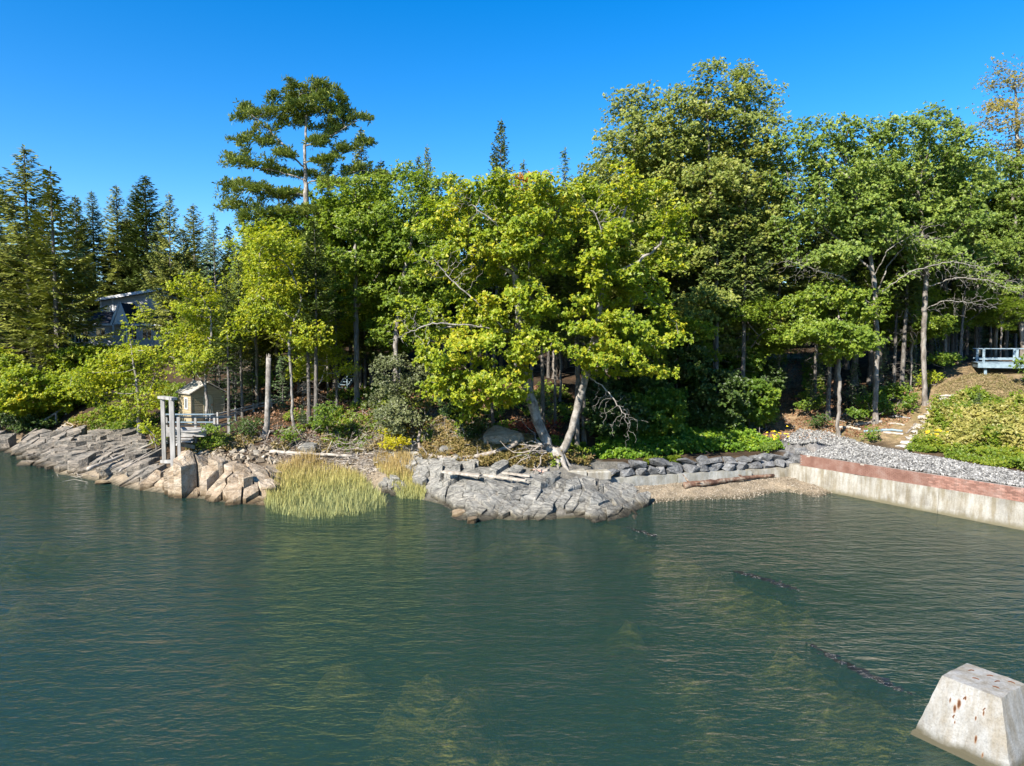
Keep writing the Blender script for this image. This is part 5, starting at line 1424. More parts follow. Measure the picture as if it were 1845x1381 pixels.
# ------------------------------------------------------------------ the white pine
pine_pads = [(560, 160, 48, 9, 0), (525, 178, 40, 8, .6), (592, 180, 34, 10, -.4), (560, 192, 50, 9, -.9), (600, 205, 30, 7, .8), (500, 205, 36, 7, 0), (445, 198, 22, 7, .8), (440, 216, 20, 5, -.2), (625, 216, 36, 5, .4), (652, 211, 18, 4, .4), (605, 236, 26, 5, 1.2), (530, 222, 24, 5, 1.4),
             (470, 260, 34, 6, .3), (432, 256, 26, 5, .2), (500, 282, 24, 5, -1), (408, 292, 26, 5, .3), (450, 300, 32, 6, -.6), (428, 330, 28, 5, .2), (412, 333, 14, 4, .5), (470, 345, 46, 8, -1), (440, 372, 32, 6, 0), (402, 373, 16, 4, .4),
             (620, 268, 32, 5, 0), (655, 260, 22, 5, .8), (592, 288, 24, 5, -1.2), (640, 305, 38, 6, .8), (690, 320, 36, 8, 1.4), (600, 335, 30, 7, -1), (480, 392, 56, 9, .2), (560, 385, 40, 12, -1.2), (612, 398, 38, 10, 1), (520, 352, 36, 8, 1.5), (500, 312, 26, 5, 1.5), (565, 318, 24, 5, 2), (575, 260, 18, 4, -1.6), (520, 420, 50, 12, .5), (590, 430, 40, 12, -.5), (500, 455, 46, 12, -1), (600, 465, 40, 12, 1), (550, 450, 40, 14, -2), (470, 425, 36, 10, 1)]
broadleaf('white_pine', 'tall flat topped white pine with tiered limbs', 'tree', 552, 55, [[(552, 640), (552, 520), (553, 430), (551, 330), (549, 270), (552, 215), (553, 175)], [(549, 305), (520, 270), (485, 235), (450, 205)], [(551, 262), (580, 255), (615, 235), (650, 215)], [(550, 325), (500, 308), (440, 300)], [(551, 290), (590, 290), (630, 272)], [(552, 350), (500, 350), (430, 334)], [(552, 330), (600, 318), (650, 308)]],
          pine_pads, g_pine, bark_pale, natt=820, base_r=.32, L=.42, w=.036, nleaf=9, per=3.6, sig=.17, droop=-.2, spread=.75, seed=4, kill=.45, step=.34, twigcnt=3, infl=4, twig=.010, zflat=.45, pin=True, shell=.2)

# ------------------------------------------------------------------ the twin-trunked oak on the shore
oak_pads = [(880, 350, 110, 34), (815, 400, 75, 36), (960, 340, 80, 28), (1005, 392, 80, 36), (900, 430, 90, 38), (800, 470, 65, 28), (850, 510, 55, 24), (1000, 470, 70, 32), (935, 550, 80, 30), (870, 600, 90, 24), (800, 650, 50, 40, -1.5), (870, 640, 75, 36, -2), (935, 628, 45, 24, -2.2),
            (822, 700, 55, 34, -1.5), (890, 690, 48, 26, -2.5), (780, 690, 30, 25, -1), (850, 745, 40, 26, .5), (1120, 330, 85, 34), (1180, 380, 75, 36), (1070, 370, 55, 30), (1140, 440, 95, 36), (1205, 465, 50, 32), (1090, 500, 60, 28), (1170, 535, 55, 24), (1065, 562, 55, 24), (1120, 595, 70, 22, -2.2), (1080, 645, 70, 18, -2.5),
            (1150, 640, 60, 18, -1.8), (1205, 605, 40, 20, -1), (1185, 672, 40, 14, -1.5), (760, 540, 40, 22), (1010, 600, 40, 22, -2.5), (900, 390, 90, 40, 3.5), (1000, 430, 90, 40, 4), (1130, 400, 90, 40, 4), (880, 520, 80, 40, 3.5), (1100, 520, 80, 40, 3.5), (945, 520, 42, 20, -2.2), (1085, 470, 44, 22, -2.5), (925, 445, 46, 18, -3), (1105, 415, 46, 20, -3), (985, 560, 36, 16, -2), (950, 395, 46, 18, -3.2)]
broadleaf('oak_tree', 'great twin trunked yellowing oak leaning out from the shore', 'tree', 1003, 38.3,
          [[(985, 800), (962, 740), (945, 690), (938, 620), (934, 540), (925, 470), (915, 400)], [(1003, 826), (1022, 800), (1040, 735), (1058, 670), (1075, 600), (1082, 520), (1105, 440), (1130, 370)], [(950, 712), (915, 726), (885, 712), (860, 680), (835, 660)], [(938, 600), (870, 590), (820, 585), (770, 600), (735, 605)], [(930, 500), (870, 455), (820, 430)], [(932, 470), (985, 420), (1010, 370)], [(1085, 500), (1140, 480), (1190, 440)]],
          oak_pads, g_oakyel, bark_pale, natt=1050, base_r=.46, L=.25, w=.24, nleaf=6, per=3, sig=.22, droop=.35, seed=7, kill=.62, step=.36, twigcnt=4, twig=.011)

def bare_limbs(root, Y, trunks, pads, natt, seed, base_r=.09, matx=None):
    """dead leafless limbs of a tree, one part each"""
    r = np.random.default_rng(seed); o = np.array(root.location)
    for t, pd_ in zip(trunks, pads):
        TR = [[at(p[0], p[1], Y + (p[2] if len(p) > 2 else 0) * .62) for p in t]]
        att = pads_points([(q[0], q[1], q[2] * 1.7, q[3] * 1.5, q[4] * .62) for q in pd_], Y, natt * 2, r, .1)
        P, par, nch = grow(TR, att, r, step=.2, kill=.28, infl=4.5, wob=.4, maxit=40)
        rad, cnt = radii(P, par, base_r * .62, .007)
        V, F = tubes(P - o, par, rad, nch); link('dead_limb', mesh_np('dead_limb', V, F, matx or limb_pale, True), root)
limb_pale = surf_mat('bleached_dead_limb', [(.3, (.20, .18, .155)), (.7, (.42, .39, .35))], 5, bump=.3)
GOAK = [o for o in COL.objects if o.get('label', '').startswith('great twin')][0]
bare_limbs(GOAK, 38.3, [[(938, 605), (880, 592, -1.5), (830, 585, -2.5), (780, 582, -3), (735, 600, -3)], [(905, 590, -2), (860, 545, -3), (820, 510, -3.2), (790, 480, -3.2)], [(1062, 680), (1090, 700, -1.5), (1120, 740, -2)], [(928, 450), (890, 400, -3.0), (850, 370, -3.2)], [(1100, 470), (1085, 420, -3.0), (1070, 380, -3.2)]],
           [[(735, 605, 30, 20, -3), (760, 570, 30, 20, -3)], [(780, 470, 30, 24, -3.2), (830, 480, 24, 24, -3.2)], [(1130, 760, 20, 34, -2), (1090, 740, 18, 26, -1.6)], [(840, 360, 30, 20, -3.2), (870, 390, 24, 18, -3)], [(1060, 365, 22, 20, -3.2), (1100, 390, 20, 18, -3)]], 50, 5, .065)
BL = broadleaf
g_orange = leaf_mat('maple_leaves_orange', [(0, (.20, .16, .02)), (.4, (.42, .24, .03)), (1, (.52, .17, .03))], .5)
# tall olive maples / poplars
BL('maple_tree', 'tall olive maple with the highest crown, bushy double top', 'tree', 1290, 49, [[(1290, 700), (1290, 560), (1283, 400), (1275, 230), (1272, 150)], [(1290, 480), (1240, 380), (1220, 280)]],
   [(1278, 140, 32, 36), (1250, 190, 50, 40), (1210, 200, 45, 40), (1290, 200, 45, 45), (1200, 260, 60, 45), (1270, 270, 60, 50), (1180, 320, 55, 40), (1250, 340, 70, 45), (1300, 330, 50, 45), (1220, 400, 65, 40), (1290, 410, 60, 40), (1250, 470, 65, 35), (1310, 490, 55, 35), (1270, 550, 60, 35), (1300, 610, 50, 40), (1250, 640, 45, 40), (1260, 250, 60, 60, 3.5), (1270, 400, 70, 60, 3.5)],
   g_olive, bark, natt=800, base_r=.26, L=.21, w=.34, nleaf=5, per=4, sig=.27, seed=12, kill=.7)
BL('maple_tree', 'tall olive maple with feathery top next to the highest crown', 'tree', 1340, 50.5, [[(1336, 680), (1340, 520), (1345, 350), (1342, 200), (1338, 140)]],
   [(1338, 145, 30, 40), (1375, 190, 38, 45), (1320, 200, 35, 45), (1390, 230, 30, 35), (1350, 250, 60, 50), (1400, 280, 28, 30), (1330, 330, 55, 50), (1380, 340, 45, 45), (1350, 410, 60, 45), (1390, 440, 40, 40), (1350, 500, 55, 40), (1370, 560, 45, 40), (1340, 620, 40, 45), (1350, 300, 55, 60, 3)],
   g_olive, bark, natt=560, base_r=.22, L=.21, w=.34, nleaf=5, per=4, sig=.27, seed=13, kill=.72)
BL('maple_tree', 'rounded olive maple at the shoulder of the tall group', 'tree', 1140, 50.5, [[(1140, 680), (1138, 520), (1140, 350), (1145, 220)]],
   [(1120, 190, 36, 32), (1160, 185, 42, 36), (1095, 250, 36, 35), (1150, 250, 55, 45), (1190, 240, 38, 40), (1090, 310, 40, 35), (1150, 330, 60, 45), (1120, 400, 50, 40), (1170, 420, 50, 40), (1140, 480, 50, 40), (1140, 300, 50, 60, 3)],
   g_olive, bark, natt=520, base_r=.22, L=.21, w=.34, nleaf=5, per=4, sig=.27, seed=14, kill=.72)
# right-hand oaks
BL('oak_tree', 'broad green oak dome with pale spreading limbs above the dirt clearing', 'tree', 1578, 47.5, [[(1580, 640), (1578, 560), (1574, 500), (1560, 420), (1535, 330)], [(1575, 545), (1598, 480), (1640, 430)], [(1572, 490), (1520, 440), (1470, 400)], [(1576, 535), (1640, 490), (1710, 470), (1770, 482)], [(1575, 560), (1520, 500), (1470, 480), (1420, 470)]],
   [(1440, 265, 55, 36), (1500, 238, 65, 34), (1560, 245, 55, 36), (1435, 330, 52, 36), (1515, 310, 65, 40), (1580, 310, 50, 40), (1470, 385, 65, 32), (1545, 385, 60, 32), (1425, 410, 40, 30), (1515, 455, 50, 16, -2.5), (1600, 420, 50, 28), (1500, 300, 60, 50, 4), (1560, 350, 60, 50, 4)],
   g_oak, bark, natt=700, base_r=.22, L=.24, w=.25, nleaf=6, per=3, sig=.24, droop=.35, seed=21, kill=.68)
BL('oak_tree', 'green oak with rounded crown rising behind the platform hill', 'tree', 1668, 49, [[(1664, 600), (1668, 500), (1665, 420), (1650, 330)], [(1666, 470), (1720, 420), (1750, 380)], [(1666, 500), (1620, 460), (1600, 420)], [(1665, 520), (1720, 500), (1780, 505), (1810, 520)]],
   [(1620, 240, 55, 34), (1680, 222, 52, 34), (1728, 262, 46, 38), (1620, 310, 65, 40), (1690, 315, 65, 42), (1755, 330, 40, 40), (1640, 385, 75, 34), (1720, 390, 65, 36), (1600, 435, 50, 26), (1675, 455, 60, 26), (1740, 465, 50, 30), (1660, 300, 70, 55, 4)],
   g_oak, bark, natt=700, base_r=.21, L=.24, w=.25, nleaf=6, per=3, sig=.24, droop=.35, seed=22, kill=.68)
BL('oak_tree', 'heavy green oak filling the picture edge above the platform', 'tree', 1842, 56.5, [[(1840, 560), (1835, 480), (1830, 400), (1820, 320)], [(1838, 520), (1800, 470), (1780, 430)], [(1838, 500), (1890, 440)]],
   [(1785, 305, 52, 40), (1840, 325, 58, 46), (1785, 380, 55, 40), (1850, 410, 66, 46), (1795, 455, 56, 36), (1855, 490, 60, 42), (1790, 520, 50, 28), (1845, 555, 50, 28), (1910, 370, 60, 60), (1910, 480, 50, 50), (1840, 400, 60, 60, 4)],
   g_oak, bark, natt=560, base_r=.27, L=.24, w=.25, nleaf=6, per=3, sig=.24, droop=.35, seed=23, kill=.68)
BL('oak_tree', 'small low oak with slender trunk on the dirt clearing', 'tree', 1512, 46, [[(1513, 700), (1511, 630), (1512, 580)], [(1512, 640), (1550, 600)], [(1512, 640), (1470, 600)]],
   [(1440, 550, 48, 24), (1500, 528, 58, 24), (1552, 556, 48, 28), (1480, 598, 58, 24), (1545, 612, 50, 24), (1438, 608, 30, 16), (1500, 645, 36, 14), (1510, 570, 60, 34, 2.5)],
   g_oakbright, bark, natt=420, base_r=.15, L=.24, w=.25, nleaf=6, per=3, sig=.22, droop=.4, seed=24, kill=.6)
BL('ash_tree', 'sparse golden leaved tree at the top picture corner', 'tree', 1846, 60, [[(1843, 500), (1838, 330), (1832, 220), (1828, 140)]],
   [(1805, 140, 36, 34), (1838, 170, 46, 45), (1790, 205, 30, 30), (1835, 240, 50, 36), (1800, 275, 34, 30), (1745, 235, 20, 18), (1880, 150, 40, 60), (1880, 250, 40, 50), (1840, 300, 45, 30)],
   g_gold, bark_pale, natt=330, base_r=.22, L=.22, w=.22, nleaf=4, per=3, sig=.34, seed=25, kill=.8)
# centre-left greens
BL('oak_tree', 'dark green broad tree right of the white pine', 'tree', 643, 51, [[(642, 620), (640, 520), (640, 420)], [(641, 560), (690, 480)]],
   [(615, 345, 50, 28), (670, 335, 45, 28), (600, 405, 55, 34), (665, 400, 58, 34), (640, 460, 66, 34), (590, 470, 38, 26), (700, 470, 50, 34), (640, 520, 58, 30), (700, 545, 46, 30), (610, 550, 36, 24), (640, 430, 60, 50, 3.5)],
   g_oakbright, bark, natt=600, base_r=.24, L=.24, w=.27, nleaf=6, per=3, sig=.24, droop=.35, seed=31, kill=.66)
BL('oak_tree', 'green broad tree under the twin spires', 'tree', 715, 49.5, [[(712, 620), (722, 520), (745, 420)]],
   [(745, 318, 55, 24), (800, 328, 38, 22), (735, 372, 56, 34), (790, 380, 46, 30), (740, 440, 56, 34), (790, 435, 36, 28), (755, 510, 46, 28), (722, 530, 36, 34), (700, 600, 34, 26), (760, 570, 40, 24), (750, 420, 55, 50, 3.5)],
   g_oakbright, bark, natt=560, base_r=.22, L=.24, w=.27, nleaf=6, per=3, sig=.24, droop=.35, seed=32, kill=.66)
BL('oak_tree', 'green tree behind the great oak, between it and the maples', 'tree', 1040, 47, [[(1040, 650), (1040, 520), (1035, 420)]],
   [(1000, 360, 50, 28), (1060, 350, 45, 28), (960, 400, 45, 30), (1040, 420, 60, 34), (1020, 480, 60, 34), (1080, 470, 40, 30), (960, 470, 45, 30)],
   g_oakbright, bark, natt=320, base_r=.2, L=.24, w=.27, nleaf=6, per=3, sig=.26, droop=.3, seed=33, kill=.7)
# second row: broadleaf trees standing behind the front ones
def second(src, label, px, Y, top_py, wid, rz):
    c = copy_tree(src); b = G(px, Y); b[2] -= .1
    crown = [k for k in src.children if k.name.startswith('crown')][0]
    hsrc = max(v[2] for v in crown.bound_box)
    s = (at(px, top_py, Y)[2] - b[2]) / hsrc
    c.location = tuple(b); c.rotation_euler = (0, 0, rz); c.scale = (s * wid, s * wid, s)
    c['label'] = label; c['group'] = 'second row of broadleaf trees'
    return c
_by = {o.get('label', ''): o for o in COL.objects}
def src(k): return [o for l, o in _by.items() if l.startswith(k)][0]
M1, M2, M3, O1, O2, O3, GR, GT = src('tall olive maple with the highest'), src('tall olive maple with feathery'), src('rounded olive maple'), src('broad green oak dome'), src('green oak with rounded'), src('heavy green oak'), src('dark green broad tree'), src('green broad tree under')
for sr, lab, px, Y, ty, wd, rz in ((GR, 'green leafy tree filling behind the pine foot', 590, 58, 350, 1.2, 2.0), (GT, 'green leafy tree behind the bank stairs', 670, 57, 345, 1.25, 4.0), (GR, 'leafy tree behind the left limb of the great oak', 800, 56, 345, 1.3, 1.0), (O1, 'broad leafy tree directly behind the great oak', 890, 57, 330, 1.0, 2.5), (GT, 'leafy tree behind the right trunk of the great oak', 1000, 58, 335, 1.3, .6),
                               (M3, 'olive leafy tree between the great oak and the tall maples', 1075, 58, 290, 1.0, 3.0), (M1, 'olive leafy tree filling below the tall maples', 1210, 56, 230, 1.0, 2.0), (M2, 'olive leafy tree at the right of the tall maples', 1400, 56, 260, 1.1, 1.5), (O3, 'green leafy tree behind the oak dome', 1540, 57, 255, 1.0, 4.4), (O1, 'green leafy tree behind the hill trunks', 1700, 58, 250, 1.05, 5.2),
                               (O2, 'green leafy tree behind the platform', 1790, 60, 290, 1.1, 1.1), (O1, 'green leafy tree beyond the platform end', 1880, 57, 320, 1.0, .3), (GR, 'green leafy tree behind the yellow birch stem', 500, 57, 430, 1.2, 5.0)):
    second(sr, lab, px, Y, ty, wd, rz)
for lab_, Y_, tr_, pd_, n_ in (('broad green oak dome', 47.5, [[(1576, 535), (1640, 490, -2), (1710, 470, -3), (1770, 482, -3)], [(1575, 555), (1520, 500, -2), (1450, 480, -3), (1420, 470, -3)], [(1574, 500), (1600, 450, -2.5), (1650, 420, -3)]], [[(1700, 480, 50, 24, -3), (1760, 490, 34, 16, -3)], [(1440, 480, 34, 22, -3), (1480, 500, 30, 18, -3)], [(1650, 425, 34, 22, -3)]], 60),
                              ('green oak with rounded', 49, [[(1665, 520), (1720, 500, -2), (1780, 505, -3), (1815, 520, -3)], [(1664, 560), (1700, 540, -2), (1740, 545, -2.5)]], [[(1790, 515, 40, 20, -3), (1740, 505, 30, 16, -2.5)], [(1740, 550, 34, 18, -2.5)]], 60)):
    bare_limbs([o for o in COL.objects if o.get('label', '').startswith(lab_)][0], Y_, tr_, pd_, n_, int(Y_ * 3), .05)
BL('maple_tree', 'orange tipped maple peeping over the great oak crown', 'tree', 958, 45, [[(958, 600), (955, 450), (952, 360)]], [(950, 324, 34, 12), (988, 320, 16, 10), (925, 330, 20, 10), (955, 350, 30, 14)], g_orange, bark, natt=90, base_r=.13, L=.2, w=.3, nleaf=5, per=3, sig=.2, seed=61, kill=.6)
# yellowing birches and maples on the left bank
BL('birch_tree', 'yellow green birch with thin curved stem on the left bank', 'tree', 529, 46.5, [[(526, 720), (524, 670), (519, 620), (530, 580), (545, 540), (520, 480)], [(520, 625), (555, 620)], [(530, 580), (490, 540)]],
   [(490, 435, 46, 28), (465, 475, 42, 26), (540, 462, 40, 28), (500, 522, 52, 26), (550, 552, 44, 28), (500, 585, 46, 24), (560, 605, 36, 24), (540, 635, 32, 20), (468, 555, 36, 30), (430, 590, 30, 26), (500, 500, 45, 40, 2.5)],
   g_yel, bark_pale, natt=460, base_r=.12, L=.17, w=.32, nleaf=5, per=4, sig=.26, seed=41, kill=.62, droop=.3)
BL('birch_tree', 'yellow birch forking above the shed roof', 'tree', 372, 48.5, [[(372, 705), (370, 690), (374, 650), (382, 605), (380, 560)], [(370, 695), (352, 672), (345, 640)]],
   [(348, 515, 34, 26), (336, 555, 34, 26), (382, 560, 36, 30), (342, 605, 50, 28), (400, 612, 38, 28), (308, 645, 38, 26), (365, 645, 46, 20), (330, 668, 26, 10), (420, 570, 28, 30), (312, 610, 22, 20), (360, 590, 50, 40, 2)],
   g_yel, bark_pale, natt=460, base_r=.13, L=.17, w=.32, nleaf=5, per=4, sig=.26, seed=42, kill=.6, droop=.3)
BL('birch_tree', 'yellow green maple with pale stem rooted on the ledge left of the landing', 'tree', 250, 49.5, [[(250, 755), (248, 700), (238, 640), (232, 590)], [(249, 740), (275, 690)]],
   [(254, 570, 8, 22), (236, 645, 34, 16), (274, 645, 28, 16), (198, 665, 44, 28), (250, 675, 46, 28), (180, 702, 46, 28), (240, 732, 48, 24), (276, 700, 20, 24), (150, 690, 28, 32), (212, 752, 30, 10), (225, 660, 50, 40, 2)],
   g_yel, bark_pale, natt=520, base_r=.17, L=.17, w=.32, nleaf=5, per=4, sig=.27, seed=43, kill=.6, droop=.3)
BL('maple_tree', 'yellow olive tree under the lower limbs of the white pine', 'tree', 462, 52, [[(462, 640), (465, 540), (470, 450)]],
   [(470, 415, 40, 24), (440, 445, 34, 26), (505, 430, 34, 26), (460, 490, 46, 30), (430, 520, 30, 30), (480, 540, 40, 28)],
   g_yel, bark, natt=260, base_r=.14, L=.18, w=.3, nleaf=5, per=4, sig=.28, seed=44, kill=.68)

# understory: young broadleaf trees in the half shade between the trunks
D1, B1, B2 = [[o for o in COL.objects if o.get('label', '').startswith(k)][0] for k in ('small low oak', 'yellow green birch with thin', 'yellow birch forking')]
for sr, lab, px, Y, ty, wd, rz in ((D1, 'understory oak left of the leaning hill trunks', 1640, 53, 520, 1.1, 1.0), (D1, 'understory oak behind the ladder trunk', 1730, 57, 520, 1.2, 2.2), (D1, 'understory oak over the platform corner', 1800, 56, 530, 1.1, 3.9), (B1, 'half shaded birch between pine and bank stairs', 590, 54, 480, 1.1, 2.0), (D1, 'understory oak above the bank stairs', 650, 56, 540, 1.2, 4.4), (D1, 'understory oak behind the willow shrub', 720, 52, 560, 1.1, .5),
                               (B2, 'thin yellow birch right of the snag', 570, 49, 560, .9, 3.3), (D1, 'understory oak behind the oak fork', 1010, 50, 540, 1.1, 5.5), (D1, 'understory oak right of the great oak', 1190, 46.5, 560, 1.2, 2.9), (D1, 'understory oak at the thicket edge by the path', 1345, 50, 530, 1.2, 1.7), (B1, 'yellow birch behind the shed', 420, 54, 520, 1.0, 5.1), (D1, 'understory oak behind the pale hill trunks', 1585, 56, 500, 1.2, 3.1)):
    c = second(sr, lab, px, Y, ty, wd, rz); c['group'] = 'young broadleaf trees in the half shade'

# ------------------------------------------------------------------ shrubs
def shrub(name, label, px, py_base, Y, pads, leafm, natt=160, L=.15, w=.3, seed=1, nleaf=5, per=4, sig=.17, group=None, base_r=.05, barkm=None, cat='shrub', droop=.15):
    if Y is None: Y = hit(px, py_base)[1]
    ctr = pads[0]
    tr = []
    for k, p in enumerate(pads[:4]):
        tr.append([(px + (p[0] - px) * .25, py_base + (p[1] - py_base) * .35), (p[0], p[1] + p[3] * .3)])
    return broadleaf(name, label, cat, px, Y, tr, pads, leafm, barkm or bark, natt=natt, base_r=base_r, L=L, w=w, nleaf=nleaf, per=per, sig=sig, seed=seed, kill=.42, step=.26, twigcnt=4, infl=5, twig=.006, flare=False, droop=droop, group=group, shell=.3, pin=True)
SH = [('shrub', 'rounded green oak shrub at the far end of the striped ledge', 60, 770, 58, [(50, 690, 60, 34), (100, 715, 50, 30), (20, 720, 45, 30), (70, 740, 55, 22)], g_oakyel, 330, .2, 51), ('shrub', 'pale green shrub below the house porch', 150, 735, 62, [(140, 650, 50, 28), (180, 640, 40, 26), (110, 670, 40, 28), (160, 680, 50, 26)], g_oakyel, 260, .19, 52),
      ('shrub', 'dark olive juniper at the very edge of the ledge', 25, 785, 57.5, [(20, 755, 50, 24), (60, 765, 40, 16), (-20, 745, 40, 30)], g_dark, 240, .14, 53), ('shrub', 'dense green shrub between the stairs and the yellow maple', 140, 745, 59, [(130, 700, 42, 24), (168, 715, 34, 20), (105, 715, 34, 18)], g_oakyel, 240, .18, 54),
      ('shrub', 'green shrub spilling over the picture edge', -20, 730, 61, [(-30, 680, 50, 36), (10, 660, 40, 24), (-10, 640, 40, 25)], g_oakyel, 220, .19, 55),
      ('shrub', 'grey green willow shrub on the bank behind the yellow bush', 715, 780, None, [(715, 680, 46, 36), (745, 720, 36, 30), (690, 725, 34, 30), (720, 755, 45, 22), (760, 680, 26, 28), (700, 650, 30, 18)], g_grey, 420, .12, 56), ('shrub', 'bright yellow bush above the pale ledge', 712, 812, None, [(712, 780, 22, 16), (705, 800, 20, 10), (722, 795, 14, 12)], g_gyel, 150, .11, 57),
      ('shrub', 'dark green vine mound hanging below the oak limb', 838, 805, None, [(830, 735, 36, 28), (850, 765, 26, 24), (815, 720, 24, 22)], g_dark, 240, .15, 58), ('shrub', 'red huckleberry between the oak trunks', 985, 790, None, [(950, 765, 24, 10), (985, 778, 22, 8), (1000, 762, 16, 8), (925, 770, 20, 8)], g_red, 60, .09, 60),
      ('shrub', 'green shrub in front of the landing rails', 380, 835, 44.2, [(375, 800, 26, 16), (355, 810, 16, 12), (400, 790, 18, 12), (380, 775, 14, 10)], g_bush, 220, .10, 61), ('shrub', 'dark green juniper at the snag foot', 447, 800, 45.5, [(440, 770, 22, 16), (460, 760, 16, 14), (455, 780, 18, 10)], g_dark, 160, .10, 62),
      ('shrub', 'yellow sprig bush against the landing posts', 280, 800, 44.5, [(275, 775, 20, 10), (295, 785, 14, 8), (262, 765, 14, 8)], g_yel, 110, .11, 63), ('shrub', 'bright green seedling clump right of the snag', 515, 800, None, [(515, 785, 16, 9), (528, 792, 10, 6)], g_bush, 80, .11, 64), ('shrub', 'green bramble below the ramp end', 590, 790, None, [(590, 745, 24, 22), (610, 770, 18, 14), (575, 765, 16, 16)], g_bush, 200, .12, 65),
      ('shrub', 'yellowing round shrub on the dry hill', 1678, 700, None, [(1676, 680, 22, 12), (1690, 688, 14, 8), (1662, 686, 12, 8)], g_yel, 170, .11, 66), ('shrub', 'small leafy bush alone in the dirt clearing', 1572, 795, None, [(1572, 778, 9, 9), (1570, 790, 8, 6)], g_bush, 80, .10, 67), ('shrub', 'broad leafed sapling above the clearing', 1640, 745, None, [(1640, 718, 12, 9), (1635, 732, 12, 8), (1645, 708, 8, 8)], g_bush, 110, .13, 68),
      ('shrub', 'green bush under the slender pale trunks', 1575, 760, None, [(1565, 725, 26, 18), (1545, 745, 18, 12), (1595, 735, 22, 14)], g_bush, 200, .13, 69), ('shrub', 'green bush at the foot of the pale hill trunks', 1600, 735, None, [(1600, 705, 24, 14), (1580, 715, 18, 12), (1622, 700, 16, 12)], g_bush, 170, .13, 91), ('shrub', 'leafy bush between the hill trunks and the platform', 1700, 668, None, [(1700, 645, 26, 12), (1680, 652, 20, 10), (1722, 648, 18, 10)], g_bush, 150, .13, 92), ('shrub', 'bush on the bank right of the dirt path', 1455, 745, None, [(1458, 718, 20, 14), (1445, 730, 14, 10)], g_bush, 140, .12, 93), ('shrub', 'bush left of the dirt path bend', 1390, 770, None, [(1385, 740, 18, 16), (1375, 755, 16, 12)], g_bush, 140, .12, 94), ('shrub', 'yellow green bush beside the snag top', 545, 700, 52, [(545, 665, 30, 18), (520, 680, 22, 14), (570, 676, 22, 14)], g_yel, 180, .13, 95), ('shrub', 'green bush above the ramp', 470, 712, 54, [(470, 680, 26, 16), (450, 690, 18, 12), (492, 690, 18, 12)], g_bush, 170, .13, 96), ('shrub', 'green bush at the platform corner', 1850, 690, 47.5, [(1850, 655, 16, 16), (1858, 675, 14, 12)], g_bush, 120, .13, 70), ('shrub', 'tuft of marigold plants beside the boulder wall', 1398, 812, None, [(1395, 802, 18, 6), (1380, 806, 14, 5)], g_bush, 110, .09, 71), ('shrub', 'mossy shrub at the dirt path foot', 1485, 768, None, [(1480, 755, 20, 9), (1470, 765, 12, 6)], g_dark, 120, .1, 72)]
for nm, lab, px, pyb, Y, pads, lm, na, L, sd in SH:
    shrub(nm, lab, px, pyb, Y, pads, lm, na, L, .3, sd)
# the dark thicket right of the oak, each bush its own
TH = [(1110, 790, 43.5, 46, 60), (1180, 785, 45, 50, 70), (1240, 780, 46.5, 44, 62), (1300, 775, 47.5, 46, 75), (1360, 770, 48.5, 32, 60), (1150, 720, 47, 40, 60), (1220, 690, 49, 44, 66), (1330, 690, 50.5, 40, 60), (1080, 740, 46.5, 30, 46), (1380, 720, 51.5, 24, 46), (1270, 720, 49.5, 36, 60)]
for k, (px, py, Y, rx, ry) in enumerate(TH):
    where = ['left end', 'left middle', 'middle', 'right middle', 'path side', 'upper left', 'upper middle', 'upper right', 'oak side', 'path bend', 'heart'][k]
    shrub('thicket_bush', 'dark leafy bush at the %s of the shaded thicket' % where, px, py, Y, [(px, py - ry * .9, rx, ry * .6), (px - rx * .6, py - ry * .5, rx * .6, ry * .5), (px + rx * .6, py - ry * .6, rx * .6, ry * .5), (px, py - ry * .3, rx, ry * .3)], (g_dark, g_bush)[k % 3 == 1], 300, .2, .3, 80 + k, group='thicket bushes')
# young firs
for px, py, h, lab in ((1760, 752, 1.5, 'bushy young spruce standing in the yellow weed bed'), (1640, 705, 2.4, 'pointed young fir on the slope by the pale trunks'), (20, 672, 3.4, 'pale young fir at the picture edge'), (35, 665, 2.6, 'shorter pale fir beside the picture edge'), (545, 775, 1.6, 'feathery green fir seedling below the ramp'), (455, 735, 4.6, 'young fir right of the shed roof'), (425, 740, 5.5, 'soft green fir behind the shed'), (390, 735, 5.0, 'fir directly behind the shed gable'),
                       (510, 735, 3.8, 'young fir over the ramp'), (1380, 770, 3.6, 'shaded fir sapling on the path edge'), (1350, 780, 3.0, 'low fir sapling in the thicket edge'), (980, 770, 2.6, 'small fir between the oak trunks'), (1090, 790, 3.6, 'green fir right of the oak'), (1460, 740, 2.6, 'small fir on the bank beside the path'), (1555, 750, 2.2, 'small fir left of the clearing bush'), (1535, 735, 3.4, 'fir behind the slender pair'), (1590, 715, 3.8, 'fir among the pale hill trunks'), (1650, 690, 2.8, 'fir beside the hill shrub'), (1690, 650, 3.5, 'fir left of the ladder'), (1765, 640, 3.8, 'shaded fir behind the platform'), (1405, 700, 3.6, 'fir overhanging the dirt path'), (1450, 672, 3.2, 'fir where the dirt path bends'), (1425, 655, 4.0, 'fir closing the far end of the dirt path'), (1475, 690, 3.0, 'fir right of the path bend')):
    b = hit(px, py); conifer('fir_sapling', lab, 'sapling', b, b[2] + h, 1.0 if h < 3 else .8, px % 6.28, 'tree', 'young firs')

